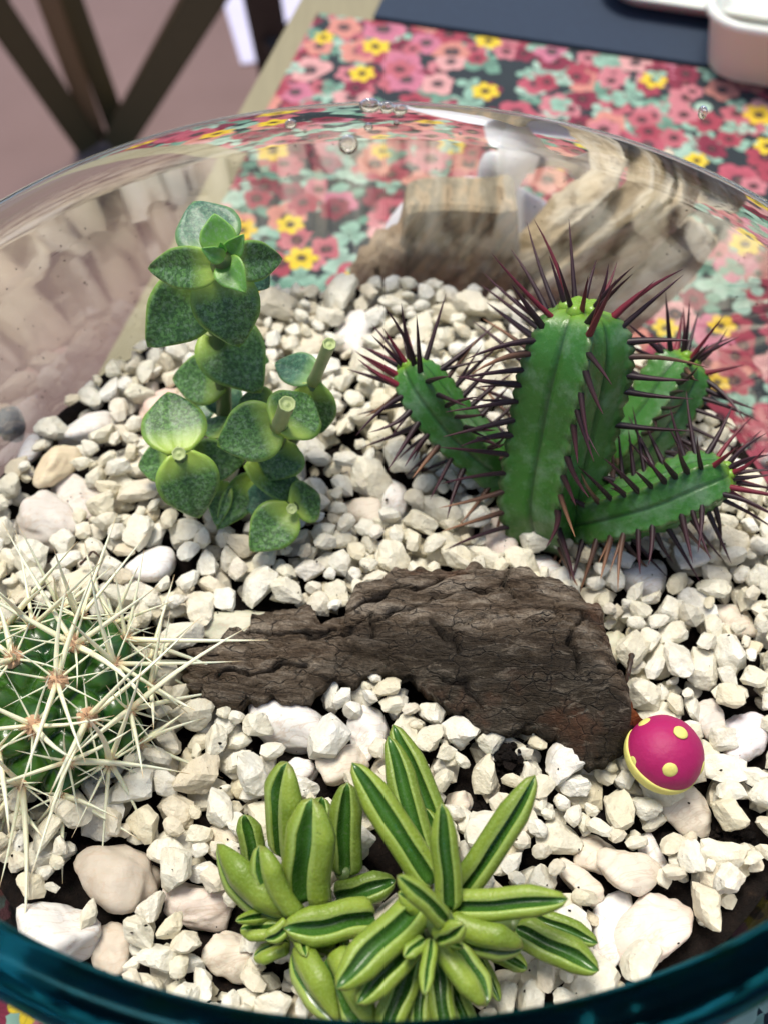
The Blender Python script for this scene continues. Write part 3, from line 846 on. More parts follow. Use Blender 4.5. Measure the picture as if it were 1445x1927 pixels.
SP_D, SP_R, SP_O = [[spine_mesh('spine', m_, 6, 6, b_) for b_ in (0, .7, 1.4, 2.4)] for m_ in (M_SD, M_SR, M_SO)]
def catmull(pts, n):
    out = []; m = len(pts)
    for i in range(n):
        t = i/(n-1)*(m-1); k = min(int(t), m-2); f = t-k
        p0, p1, p2, p3 = pts[max(k-1, 0)], pts[k], pts[k+1], pts[min(k+2, m-1)]
        out.append(.5*((2*p1)+(p2-p0)*f+(2*p0-5*p1+4*p2-p3)*f*f+(3*p1-p0-3*p2+p3)*f**3))
    return out
spine_total = 0
def limb(root, ctrl, rad, nribs, phase, areoles, slen, prof):
    """ctrl: (px,py,z); rad max radius; prof radius profile"""
    pts = catmull([P(*c) for c in ctrl], 110)
    N, Mv = 110, nribs*16
    V, F, va, to, ba, ri = [], [], [], [], [], []
    ref = (CAM-pts[55]).normalized()
    frames = []
    for i in range(N):
        d = (pts[min(i+1, N-1)]-pts[max(i-1, 0)]).normalized()
        x = ref-d*ref.dot(d); x.normalize(); y = d.cross(x); frames.append((d, x, y))
        s = i/(N-1); r = rad*prof(s)
        for k in range(Mv):
            th = 2*math.pi*k/Mv
            q = ((th-phase)/(2*math.pi)*nribs) % 1.0; q = min(q, 1-q)*2         # 0 ridge .. 1 valley
            tooth = (abs((s*areoles) % 1.0-.5)*2)
            hf = math.pi/nribs; rr = r*(.10+.90*math.cos(hf)/math.cos(hf*(1-q)))*(1+.11*math.exp(-(q/.10)**2)) * (1-.075*tooth*math.exp(-(q/.12)**2)) - r*.05*q
            rr -= r*.055*math.exp(-((1-q)/.07)**2)
            V.append(pts[i]+(x*math.cos(th)+y*math.sin(th))*rr)
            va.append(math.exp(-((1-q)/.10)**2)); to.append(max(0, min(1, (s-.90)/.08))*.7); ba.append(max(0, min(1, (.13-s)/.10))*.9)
            ri.append(math.exp(-(q/.06)**2))
    for i in range(N-1):
        for k in range(Mv): F.append((i*Mv+k, i*Mv+(k+1) % Mv, (i+1)*Mv+(k+1) % Mv, (i+1)*Mv+k))
    F.append(tuple((N-1)*Mv+k for k in range(Mv)))
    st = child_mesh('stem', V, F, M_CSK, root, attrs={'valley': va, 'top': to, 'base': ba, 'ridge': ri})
    global spine_total
    for kk in range(nribs):
        th = phase+2*math.pi*kk/nribs
        for a in range(areoles):
            s = (a+.0)/areoles
            if s < .06: continue
            i = int(s*(N-1)); d, x, y = frames[i]; o = x*math.cos(th)+y*math.sin(th)
            pos = pts[i]+o*rad*prof(s)*.93
            facing = o.dot((CAM-pos).normalized())
            if facing < -.75 and random.random() < .8: continue
            if random.random() < .12: continue
            me = SP_D
            if s > .86: me = SP_R if random.random() < .4 else SP_D
            elif s < .35 and random.random() < .75: me = SP_O
            elif random.random() < .16: me = SP_O
            dd = o + d*random.uniform(-.12, .22)+Vector((random.uniform(-.13, .13) for _ in range(3)))
            if s > .85: dd += d*1.0
            L = slen*random.uniform(.65, 1.15)*(.8 if s < .15 else 1)
            put_spine(me, st, pos, dd, L, .020*random.uniform(.8, 1.1)*(slen/.2)**.4); spine_total += 1
            if s > .3 and random.random() < .22:
                dd2 = dd+Vector((random.uniform(-.3, .3) for _ in range(3))); put_spine(me, st, pos, dd2, L*.7, .014); spine_total += 1
    # growing tip: a crown of young spines
    d, x, y = frames[-1]
    for k in range(9):
        th = 2*math.pi*k/9+random.uniform(-.2, .2); o = x*math.cos(th)+y*math.sin(th)
        put_spine(SP_R if k % 3 == 0 else SP_D, st, pts[-2]+o*rad*.25, d*1.2+o*random.uniform(.35, .9), slen*random.uniform(.5, 1.0), .018)
    # tiny lobes round the tip
    vb, fb = ico(2); VV, FF_, o_ = [], [], 0
    for k in range(nribs*2):
        th = phase+math.pi*k/nribs; o = x*math.cos(th)+y*math.sin(th); c = pts[-3]+o*rad*.24*(1 if k % 2 else .6)
        for q in vb: VV.append(c+Vector(q)*rad*.16)
        FF_ += (fb+o_).tolist(); o_ += len(vb)
    n_ = len(VV); child_mesh('growing_tip', VV, FF_, M_CSK, root, attrs={'valley': [0]*n_, 'top': [.8]*n_, 'base': [0]*n_, 'ridge': [0]*n_})
def col_prof(s):
    a = min(1, .60+.55*min(1, s/.35)**.8) if s < .5 else 1
    a = min(a, 1)
    if s > .62: a *= math.sqrt(max(0, 1-((s-.62)/.385)**2.3))*.96+.04
    return max(a, .05)
def build_spiny():
    b = P(1040, 985, 0); root = empty('spiny_cactus', (b.x, b.y, -.03))
    tag(root, 'ribbed green cactus with four limbs and long dark red spines', 'cactus')
    limb(root, [(1034,1010,-.05), (1030,930,.12), (1055,790,.38), (1082,660,.62), (1092,578,.74)], .172, 5, R(14), 17, .27, col_prof)
    limb(root, [(1010,925,-.02), (935,880,.10), (855,810,.25), (795,735,.38), (765,683,.44)], .098, 5, R(20), 15, .20, col_prof)
    limb(root, [(1110,885,-.02), (1170,845,.08), (1230,775,.18), (1275,705,.27), (1298,672,.32)], .118, 5, R(80), 13, .19, col_prof)
    limb(root, [(1065,985,-.02), (1140,970,.14), (1230,945,.26), (1310,912,.34), (1374,890,.38)], .105, 5, R(-28), 16, .19, col_prof)
build_spiny()

# ------------------------------------------------------------------ ball cactus (left)
def build_ball():
    t = NT('glossy_ball_cactus_skin'); c = t.coord(); n2 = t.noise(7, 3, .5, c)
    col = t.mix(t.ramp(n2, [(.35, (0,0,0)), (.65, (1,1,1))]), (.010, .060, .012), (.05, .14, .015))
    t.principled(color=col, rough=.2, normal=t.bump(t.noise(30, 3, .5, c), .12, .01), spec=.6); skin = t.m
    q = NT('straw_spine'); s = q.attr('along')
    q.principled(color=q.ramp(s, [(0, (.76, .55, .30)), (.12, (.90, .85, .58)), (.8, (.90, .87, .66)), (1, (.7, .45, .22))]), rough=.4, sss=.2); straw = q.m
    w = NT('tan_wool'); w.principled(color=w.mix(w.noise(60, 3, .6, w.coord()), (.62, .42, .26), (.42, .22, .11)), rough=.9, sheen=.5); wool = w.m
    C = P(98, 1306, .16); s0 = scale_at(C); Rb = 190*s0
    root = empty('ball_cactus', (C.x, C.y, -.03))
    tag(root, 'round dark green cactus with long pale yellow spines at the left edge', 'cactus')
    axis = (Vector((0, 0, 1))*.9+Vector((.0, -.12, 0))).normalized()
    ax, ay = Vector((1, 0, 0)), axis.cross(Vector((1, 0, 0)))
    ax = ay.cross(axis)
    ar = []
    N = 30; ga = math.pi*(3-math.sqrt(5))
    for i in range(N):
        ph = math.acos(1-(i+.6)/N*1.12) if (i+.6)/N*1.12 < 1.9 else 2
        th = i*ga
        ar.append((ax*math.cos(th)+ay*math.sin(th))*math.sin(ph)+axis*math.cos(ph))
    A = np.array([a[:] for a in ar])
    v, f = ico(6)
    dots = v @ A.T; ang = np.arccos(np.clip(dots, -1, 1)); srt = np.sort(ang, axis=1)
    bump = np.exp(-(srt[:, 0]/.26)**2); furrow = np.exp(-((srt[:, 1]-srt[:, 0])/.07)**2)
    rr = Rb*(.80+.20*bump-.09*furrow)
    V = v*rr[:, None]*np.array([1, 1, .80])
    V = V+np.array(C[:])-np.array([0, 0, .06])
    child_mesh('cactus_body', V.tolist(), f.tolist(), skin, root)
    sp = [spine_mesh('spine', straw, 5, 6, b_) for b_ in (0, .8, 1.8, 3.0)]
    for i, a in enumerate(ar):
        pos = Vector((a.x*Rb*.98, a.y*Rb*.98, a.z*Rb*.98*.80))+C-Vector((0, 0, .06))
        # wool
        x = a.orthogonal().normalized(); y = a.cross(x)
        vs, fs = [], []; o_ = 0; v1, f1 = ico(2)
        ws = .030 if i < 6 else .019
        for p_ in v1:
            r_ = ws*(1+.35*noise.noise(Vector(p_)*3+Vector((i, 0, 0)))); vs.append(pos+(x*p_[0]+y*p_[1])*r_+a*(p_[2]*r_*.5))
        fs += f1.tolist(); o_ = len(vs)
        for k in range(50 if i < 6 else 30):
            d = (a*random.uniform(.2, 1)+x*random.uniform(-1, 1)+y*random.uniform(-1, 1)).normalized(); b0 = pos+d*ws*.6; L = ws*random.uniform(.6, 1.1)
            e = d.orthogonal().normalized()*.0016; g_ = d.cross(e).normalized()*.0016
            vs += [b0+e, b0-e*.5+g_, b0-e*.5-g_, b0+d*L]; fs += [(o_, o_+1, o_+3), (o_+1, o_+2, o_+3), (o_+2, o_, o_+3)]; o_ += 4
        wo_ = child_mesh('wool_tuft', vs, fs, wool, root, smooth=False)
        nsp = 10 if i < 20 else 8
        t0 = random.uniform(0, 6.28)
        vis = a.dot((CAM-pos).normalized())
        if vis < -.35: continue
        for k in range(nsp):
            th = t0+2*math.pi*k/nsp*1.0+random.uniform(-.2, .2)
            central = k % 5 < 2
            el = random.uniform(.25, 1.1) if central else random.uniform(.05, .4)
            d = (x*math.cos(th)+y*math.sin(th))*math.cos(el)+a*math.sin(el)
            L = random.uniform(.22, .42) if central else random.uniform(.10, .22)
            if i > 18: L *= .7
            put_spine(sp, root, pos+d*.004, d, L, .0185*random.uniform(.7, 1.15) if central else .0078*random.uniform(.8, 1.3))
build_ball()

# ------------------------------------------------------------------ trough-leaved rosette (bottom)
def rosette_mats():
    t = NT('light_green_leaf_back'); c = t.coord(); n = t.noise(6, 4, .6, c)
    col = t.mix(t.ramp(n, [(.35, (0,0,0)), (.65, (1,1,1))]), (.18, .265, .022), (.29, .375, .048))
    col = t.mix(t.math('MULTIPLY', t.attr('old'), .8), col, (.075, .135, .018))
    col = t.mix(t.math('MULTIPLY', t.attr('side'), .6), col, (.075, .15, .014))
    sp = t.noise(34, 4, .65, c); col = t.mix(t.ramp(sp, [(.66, (0,0,0)), (.72, (.85,.85,.85))]), col, (.035, .05, .01))
    tp = t.math('MULTIPLY', t.ramp(t.attr('along'), [(.93, (0,0,0)), (1, (1,1,1))]), .6); col = t.mix(tp, col, (.16, .12, .04))
    fn = t.noise(160, 2, .5, c); col = t.mix(t.math('MULTIPLY', t.ramp(fn, [(.5, (0,0,0)), (.6, (1,1,1))]), .15), col, (.4, .55, .2))
    col = t.mix(t.math('MULTIPLY', t.attr('rimm'), .55), col, (.42, .56, .18))
    b = t.principled(color=col, rough=.4, normal=t.bump(t.math('ADD', t.math('MULTIPLY', t.noise(120, 2, .5, c), .5), t.noise(18, 4, .6, c)), .30, .012), sss=.25, spec=.4)
    b.inputs['Subsurface Radius'].default_value = (.03, .06, .01); b.inputs['Subsurface Scale'].default_value = .3
    q = NT('dark_green_leaf_window'); c = q.coord(); n = q.noise(8, 3, .5, c)
    du = q.noise(90, 4, .7, c); q.principled(color=q.mix(q.math('MULTIPLY', q.ramp(du, [(.58, (0,0,0)), (.68, (1,1,1))]), .5), q.mix(n, (.022, .085, .014), (.07, .18, .024)), (.16, .20, .12)), rough=q.math('MULTIPLY_ADD', du, .35, .10), normal=q.bump(q.noise(20, 3, .5, c), .1, .01), spec=.6)
    return t.m, q.m
M_RO, M_RI = rosette_mats()
def trough_leaf(parent, B, T, w, roll=0, opn=.34, deep=.75, bow=.10, old=0.0):
    ax = T-B; L = ax.length; ax.normalize()
    n = (CAM-(B+T)*.5).normalized()*.8+Vector((0, 0, .2)); n -= ax*n.dot(ax); n.normalize(); n = Quaternion(ax, roll) @ n; side = ax.cross(n)
    hw = w/2; d_ = deep
    # cross section, from left rim down round the back to the right rim, then the trough
    outer = [(-opn-.07, .56), (-.62, .55), (-.86, .38), (-1.0, .05), (-.96, -.28), (-.78, -.58*d_/.75), (-.42, -.86*d_/.75), (0, -1.0*d_/.75)]
    outer = outer+[(-x, z) for (x, z) in reversed(outer[:-1])]
    inner = [(opn, .47), (opn*.82, .12), (opn*.42, -.12), (0, -.2), (-opn*.42, -.12), (-opn*.82, .12), (-opn, .47)]
    prof = outer+inner; no, m = len(outer), len(prof)
    N = 22; V, F, mi, rmm, al, sd = [], [], [], [], [], []
    for i in range(N):
        s = i/(N-1)
        pw = .62 if w > .14 else .42; f = (.42 if w <= .14 else .2)*(1-s)+.98*math.sin(math.pi*min(1, s**.95))**pw
        f = min(1, f)*(1-.08*max(0, s-.7)/.3) if s < 1 else .02
        f = max(f, .02)
        zoff = -bow*L*(4*(s-.5)**2-1)*.5 * 1.0
        wob = .12*noise.noise(Vector((B.x*7+s*2.2, B.y*7, 0)))
        for j, (x, z) in enumerate(prof):
            g_ = 1.0; x = x*(1+.35*noise.noise(Vector((s*3+B.x*5, B.y*5, 3)))) if (j >= no or j in (0, no-1)) else x
            if j >= no: g_ = min(1, max(.05, (1-s)*6))        # trough closes at the tip
            xx = x*hw*f*(1 if j < no else 1)+wob*w
            zz = z*hw*f*.8 if j < no else (z*g_+.47*(1-g_))*hw*f*.8
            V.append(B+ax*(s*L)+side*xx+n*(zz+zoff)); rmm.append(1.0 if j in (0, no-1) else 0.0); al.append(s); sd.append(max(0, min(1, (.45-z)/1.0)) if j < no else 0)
    for i in range(N-1):
        for j in range(m):
            k = (j+1) % m
            F.append((i*m+j, i*m+k, (i+1)*m+k, (i+1)*m+j)); mi.append(1 if (j >= no-0 and j < m-1) else 0)
    F.append(tuple(range(m))[::-1]); mi.append(0); F.append(tuple((N-1)*m+j for j in range(m))); mi.append(0)
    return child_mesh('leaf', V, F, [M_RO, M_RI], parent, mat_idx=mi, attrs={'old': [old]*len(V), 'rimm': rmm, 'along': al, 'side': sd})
def build_rosette():
    b = P(760, 1745, 0); root = empty('rosette_succulent', (b.x, b.y, -.03))
    tag(root, 'bright green succulent rosette of folded leaves with dark centre grooves at the bottom', 'succulent')
    Lv = [ # bx,by,zb, tx,ty,zt, w, roll, open, bow, old
     (812,1665,.26, 661,1436,.42, 66, 0,.34,.10,.0),
     (806,1650,.16, 730,1385,.30, 60, 0,.34,.08,.55),
     (842,1610,.14, 742,1362,.26, 62, 0,.32,.08,.5),
     (846,1712,.36, 830,1512,.56, 54, .05,.38,.08,.1),
     (856,1690,.26, 1006,1458,.46, 64, .35,.22,.08,.25),
     (842,1706,.34, 1068,1690,.42, 62, .25,.30,.06,.0),
     (842,1742,.30, 985,1782,.32, 104, 1.15,.20,.12,.05),
     (828,1768,.32, 912,1895,.32, 96, -.95,.22,.10,.0),
     (812,1768,.40, 795,1872,.46, 30, 0,.22,.05,.0),
     (786,1762,.34, 668,1885,.36, 66, 0,.32,.12,.0),
     (790,1708,.36, 632,1860,.40, 78, .15,.36,.16,.0),
     (705,1725,.24, 534,1748,.28, 78, -.3,.34,.10,.0),
     (632,1690,.10, 744,1655,.14, 60, .1,.34,.12,.8),
     (838,1735,.46, 748,1646,.60, 46, .35,.30,.12,.0),
     (822,1766,.42, 876,1742,.50, 46, .5,.22,.10,.0),
     (800,1770,.40, 758,1800,.42, 34, .4,.22,.10,.0),
     (782,1795,.26, 712,1965,.24, 60, .0,.36,.10,.1),
     (800,1800,.22, 782,1965,.20, 52, .2,.30,.08,.3),
     (820,1805,.26, 838,1962,.24, 50, 0,.38,.08,.2),
     (838,1810,.20, 888,1960,.18, 44, .2,.30,.08,.2),
     (558,1780,.18, 640,1922,.22, 112, 1.15,.20,.10,.0),
     (622,1800,.20, 705,1940,.22, 104, .95,.22,.12,.0),
     (534,1752,.20, 452,1752,.18, 46, .6,.22,.10,.0),
     (545,1740,.26, 500,1770,.26, 36, -.4,.3,.10,.0),
     (545,1778,.16, 478,1806,.14, 56, 1.0,.2,.10,.05),
     (650,1788,.16, 556,1775,.16, 46, .9,.34,.1,.6),
     (545,1725,.20, 408,1590,.26, 128, -1.30,.16,.14,.12),
     (545,1720,.24, 486,1590,.36, 88, -1.05,.22,.12,.08),
     (540,1612,.16, 546,1438,.40, 104, -.95,.22,.10,.2),
     (580,1698,.22, 586,1500,.44, 106, -.55,.30,.12,.08),
     (480,1620,.10, 462,1532,.20, 50, -.2,.34,.08,.7),
     (650,1645,.12, 655,1472,.32, 66, -.1,.30,.06,.6),
     (970,1748,.20, 1128,1822,.20, 66, .1,.32,.06,.25),
     (985,1716,.16, 1124,1776,.16, 48, .1,.32,.06,.3),
     (925,1790,.16, 992,1822,.18, 38, .1,.32,.06,.1),
     (900,1800,.12, 940,1885,.12, 26, .1,.32,.06,.3),
     (590,1600,.10, 610,1500,.16, 60, .3,.30,.06,.8),
     (690,1830,.14, 620,1890,.16, 70, .5,.26,.10,.2),
     (830,1650,.12, 800,1520,.20, 50, .2,.30,.06,.6),
    ]
    rr_ = random.Random(5)
    for k in range(16):       # young and lower leaves filling the heart of each shoot
        cx_, cy_, zc_ = ((815, 1745, .26), (548, 1712, .12), (640, 1800, .10))[k % 3]; a_ = rr_.uniform(0, 6.28); l_ = rr_.uniform(45, 110)
        Lv.append((cx_+14*math.cos(a_), cy_+12*math.sin(a_), zc_+rr_.uniform(-.05, .05), cx_+l_*math.cos(a_), cy_+l_*math.sin(a_), zc_+rr_.uniform(-.02, .16), rr_.uniform(26, 50), rr_.uniform(-.9, .9), .3, .12, rr_.uniform(0, .5)))
    for (bx, by, zb, tx, ty, zt, w, roll, opn, bow, old) in Lv:
        B = P(bx, by, zb); T = P(tx, ty, zt)
        trough_leaf(root, B, T, w*.98*scale_at((B+T)*.5), roll, opn*1.1, .46, bow, old)
    def stem(pts, rad):
        W = catmull([P(*q) for q in pts], 12); v, f = tube(W, [rad]*12, 12); child_mesh('stem', v, f, M_STEM2, root)
    stem([(812,1800,-.05), (818,1770,.12), (828,1735,.38)], .034)
    stem([(600,1760,-.05), (570,1740,.08), (552,1715,.22)], .030)
    stem([(690,1700,-.05), (660,1660,.05), (645,1640,.13)], .022)
    stem([(900,1760,-.05), (930,1750,.1), (975,1740,.18)], .022)
build_rosette()

# ------------------------------------------------------------------ toy mushroom
def build_mushroom():
    def clay(name, c, d):
        t = NT(name); n = t.noise(9, 4, .6, t.coord()); sp = t.noise(38, 3, .6, t.coord())
        col = t.mix(n, c, tuple(x*.82 for x in c)); col = t.mix(t.ramp(sp, [(.72, (0,0,0)), (.77, (.7,.7,.7))]), col, d)
        t.principled(color=col, rough=.55, normal=t.bump(t.math('ADD', sp, n), .25, .01), sss=.1, spec=.35).inputs['Subsurface Scale'].default_value = .02
        return t.m
    pink = clay('magenta_clay', (.44, .016, .125), (.16, .01, .05)); yel = clay('yellow_clay', (.86, .78, .22), (.7, .6, .15))
    C = P(1250, 1418, .17); s = scale_at(C); Rc = 73*s
    root = empty('toy_mushroom', (C.x, C.y, .04)); tag(root, 'small magenta clay toadstool with raised yellow dots at the right end of the bark', 'toy mushroom')
    view = (CAM-C).normalized(); right = Vector((1, 0, 0)); upv = view.cross(right).normalized()
    if upv.dot(UP) < 0: upv = -upv
    axis = (view*.78+right*.45+upv*.44).normalized()      # top of the cap leans up and right
    x = axis.orthogonal().normalized(); y = axis.cross(x)
    v, f = ico(4); V = []
    for p in v:
        q = Vector(p); z = q.z
        if z < -.30: z = -.30-(z+.30)*.05; 
        rr = 1+.02*noise.noise(q*2.2)
        V.append(C+(x*q.x+y*q.y)*Rc*rr*1.0+axis*(z*Rc*.92*rr))
    child_mesh('cap', V, f.tolist(), pink, root)
    V = []
    for p in v:
        q = Vector(p); z = min(q.z, .1); V.append(C-axis*(.14*Rc)+(x*q.x+y*q.y)*Rc*1.03+axis*(z*Rc*.72))
    child_mesh('underside', V, f.tolist(), yel, root)
    b0 = C-axis*Rc*.5; b1 = Vector((C.x-.01, C.y+.01, .0))
    vs, fs = tube([b0, b0.lerp(b1, .5), b1], [Rc*.45, Rc*.38, Rc*.42], 20); child_mesh('stalk', vs, fs, yel, root)
    v2, f2_ = ico(3)
    for (px, py, a, b, rot) in [(1210,1358,15,8,25),(1281,1377,15,8,-15),(1190,1434,12,14,-20),(1260,1450,13,14,0),(1321,1445,8,17,12)]:
        d = ray(px, py).normalized(); oc = CAM-C; B_ = oc.dot(d); cc = oc.length_squared-Rc*Rc*.96; disc = B_*B_-cc
        p = CAM+d*(-B_-math.sqrt(max(disc, 0))) if disc > 0 else CAM+d*(-B_)
        n = (p-C).normalized(); rx = Vector((1, 0, 0)); rx = (rx-n*rx.dot(n)).normalized(); ry = n.cross(rx)
        rw = 14*s
        V = [p-n*.004+(rx*q[0]*(1+.1*noise.noise(Vector(q)*2+p*9))+ry*q[1])*rw+n*(q[2]*rw*.38) for q in v2]
        child_mesh('dot', V, f2_.tolist(), yel, root)
build_mushroom()

# dry twigs lying between the stones
TW = stem_mat('dry_dark_twig', (.05, .032, .02))
for pts_, rad_, lab in [([(1188,1232,.14), (1182,1262,.15), (1174,1292,.12)], .009, 'short thick dark twig standing between the bark and the gravel at right'), 
    ([(152,1062,.12), (166,1048,.15), (176,1038,.14), (190,1050,.11)], .005, 'small dark root curl above the ball cactus spines')]:
    W = catmull([P(*q) for q in pts_], 14); v, f = tube(W, [rad_*(1-.4*i/13)*(1+.2*math.sin(i*2.1)) for i in range(14)], 7)
    tag(mesh_obj('twig', v, f, TW, local=tuple(W[0])), lab, 'twig')

# ------------------------------------------------------------------ table, floral cloth and what stands on it
E0 = Vector((-.893, 4.56)); E1 = Vector((-.374, 6.56)); ed = (E1-E0).normalized(); pd = Vector((ed.y, -ed.x))
def corner(along, across):    # metres along the left table edge from E0, and to the right of it
    q = E0+ed*along+pd*across; return q
FAR = 1.93
def slab(name, a0, a1, c0, c1, z0, z1, mat, parent=None, label=None, cat=None, bev=.01):
    bm = bmesh.new(); pts = [corner(a0, c0), corner(a0, c1), corner(a1, c1), corner(a1, c0)]
    lo = [bm.verts.new((p.x, p.y, z0)) for p in pts]; up = [bm.verts.new((p.x, p.y, z1)) for p in pts]
    bm.faces.new(lo[::-1]); bm.faces.new(up)
    for i in range(4): bm.faces.new((lo[i], lo[(i+1) % 4], up[(i+1) % 4], up[i]))
    bmesh.ops.recalc_face_normals(bm, faces=bm.faces)
    bmesh.ops.bevel(bm, geom=list(bm.edges), offset=bev, segments=2, affect='EDGES')
    me = bpy.data.meshes.new(name); bm.to_mesh(me); bm.free(); me.materials.append(mat)
    o = bpy.data.objects.new(name, me); link(o, parent)
    if parent is not None: o.location = -world_loc(parent)
    if label: tag(o, label, cat)
    return o
def wood_mat(name, a, b, sc=3):
    t = NT(name); c = t.coord(); n = t.noise(sc, 6, .65, t.mapping(c, (6, .8, 6)), .8)
    t.principled(color=t.mix(n, a, b), rough=.45, normal=t.bump(n, .2, .01)); return t.m
def floral_mat():
    t = NT('floral_print_cloth'); c = t.mapping(t.coord(), (1, 1, 0), (0, 0, .25))
    col = None
    nzc = t.node('ShaderNodeTexNoise'); nzc.inputs['Scale'].default_value = 7; t.link(c, nzc.inputs['Vector'])
    sc = t.node('ShaderNodeVectorMath', operation='SCALE'); sc.inputs['Scale'].default_value = .03; t.link(nzc.outputs['Color'], sc.inputs[0])
    ad = t.node('ShaderNodeVectorMath', operation='ADD'); t.link(c, ad.inputs[0]); t.link(sc.outputs[0], ad.inputs[1]); c = ad.outputs[0]
    col = t.mix(t.noise(3, 2, .5, c), (.012, .016, .022), (.022, .034, .038))
    def layer(col, scale, rad, petals, stops, centre, thresh, off, depth=.28, power=1.0, rot0=0):
        cc = t.mapping(c, (1, 1, 1), (0, 0, 0), off)
        v = t.voro(scale, cc, 'F1', '2D'); v.inputs['Randomness'].default_value = .85
        df = t.node('ShaderNodeVectorMath', operation='SUBTRACT'); t.link(cc, df.inputs[0]); t.link(v.outputs['Position'], df.inputs[1])
        sp = t.node('ShaderNodeSeparateXYZ'); t.link(df.outputs[0], sp.inputs[0])
        cr = t.node('ShaderNodeSeparateColor'); t.link(v.outputs['Color'], cr.inputs[0])
        r = t.math('SQRT', t.math('ADD', t.math('MULTIPLY', sp.outputs[0], sp.outputs[0]), t.math('MULTIPLY', sp.outputs[1], sp.outputs[1])))
        an = t.math('ADD', t.math('ARCTAN2', sp.outputs[1], sp.outputs[0]), t.math('MULTIPLY', cr.outputs[1], 6.283))
        pe = t.math('POWER', t.math('ABSOLUTE', t.math('COSINE', t.math('MULTIPLY', an, petals/2))), power)
        siz = t.math('MULTIPLY', t.math('ADD', .75, t.math('MULTIPLY', cr.outputs[2], .4)), rad)
        rp = t.math('MULTIPLY', siz, t.math('ADD', 1-depth, t.math('MULTIPLY', pe, depth)))
        q = t.math('DIVIDE', r, rp)
        inside = t.math('MULTIPLY', t.ramp(q, [(.94, (1,1,1)), (1.0, (0,0,0))]), t.math('GREATER_THAN', cr.outputs[0], thresh))
        hue = t.ramp(t.math('FRACT', t.math('MULTIPLY', cr.outputs[0], 7.31)), stops, 'CONSTANT')
        shade = t.ramp(q, [(.0, (.55,.55,.55)), (.5, (.85,.85,.85)), (.85, (1,1,1)), (1, (.75,.75,.75))])
        streak = t.ramp(t.math('ABSOLUTE', t.math('SINE', t.math('MULTIPLY', an, petals*1.5))), [(0, (.72,.72,.72)), (.5, (1,1,1))])
        hue = t.mix(1.0, hue, shade, 'MULTIPLY')
        if centre is not None:
            hue = t.mix(1.0, hue, streak, 'MULTIPLY')
            qq = t.math('DIVIDE', r, siz)
            hue = t.mix(t.ramp(qq, [(.26, (1,1,1)), (.31, (0,0,0))]), hue, centre)
            hue = t.mix(t.ramp(qq, [(.07, (1,1,1)), (.10, (0,0,0))]), hue, (.25, .12, .08))
        return t.mix(inside, col, hue)
    mint = [(0, (.26, .44, .34)), (.4, (.15, .30, .22)), (.7, (.36, .52, .42))]
    col = layer(col, 4.4, .16, 5, mint, None, .6, (3.3, 1.2, 0), 1.0, .8)
    col = layer(col, 5.4, .13, 3, mint, None, .6, (7.3, 4.2, 0), 1.0, .7)
    red = [(0, (.36, .05, .08)), (.3, (.48, .12, .15)), (.55, (.22, .022, .05)), (.8, (.55, .19, .22))]
    coral = [(0, (.62, .25, .20)), (.35, (.46, .09, .13)), (.6, (.66, .34, .33)), (.8, (.54, .17, .25))]
    col = layer(col, 5.6, .105, 6, red, (.05, .01, .02), .30, (0, 0, 0))
    col = layer(col, 5.2, .085, 3, mint, None, .6, (5.3, 9.2, 0), 1.0, .7)
    col = layer(col, 4.0, .130, 5, coral, (.04, .03, .04), .30, (11.7, 5.1, 0), .26)
    col = layer(col, 4.8, .092, 6, red, (.04, .01, .02), .50, (21.7, 15.1, 0), .3)
    col = layer(col, 3.1, .085, 6, [(0, (.80, .58, .03)), (.5, (.78, .52, .03))], (.03, .02, .01), .38, (31.7, 25.1, 0), .35)
    col = layer(col, 3.8, .075, 3, mint, None, .72, (45.3, 19.2, 0), 1.0, .7)
    wv = t.noise(260, 2, .5, t.coord())
    b = t.principled(color=col, rough=.75, normal=t.bump(t.math('ADD', wv, t.math('MULTIPLY', t.noise(1.2, 3, .5, t.coord()), 6)), .12, .01), spec=.25, sheen=.2)
    return t.m
def build_table():
    ctr = corner(-2.5, 2.2); root = empty('table', (ctr.x, ctr.y, -8.0)); tag(root, 'wooden table under the floral cloth with its pale olive edge showing', 'table')
    wood = wood_mat('olive_tan_wood', (.33, .29, .17), (.22, .19, .11)); dark = wood_mat('dark_brown_wood', (.035, .022, .016), (.06, .04, .028))
    slab('tabletop', -7.5, 3.4, -.16, 6.0, -.98, -.765, wood, root, bev=.02)
    for (a, b) in [(-7.0, .2), (-7.0, 5.6), (2.9, .2), (2.9, 5.6)]: slab('leg', a-.2, a+.2, b-.2, b+.2, -8.0, -.99, dark, root)
    cl = slab('tablecloth', -7.3, FAR, 0, 5.9, -.763, -.752, floral_mat(), None, 'floral tablecloth of coral, red and yellow flowers with mint leaves under the bowl', 'tablecloth', .003)
    navy = NT('navy_cloth'); n = navy.noise(40, 3, .6, navy.coord()); navy.principled(color=navy.mix(n, (.012, .022, .045), (.02, .04, .075)), rough=.8)
    slab('placemat', FAR+.02, FAR+1.1, .35, 5.0, -.763, -.735, navy.m, None, 'dark navy mat along the far edge of the floral cloth', 'mat', .004)
build_table()

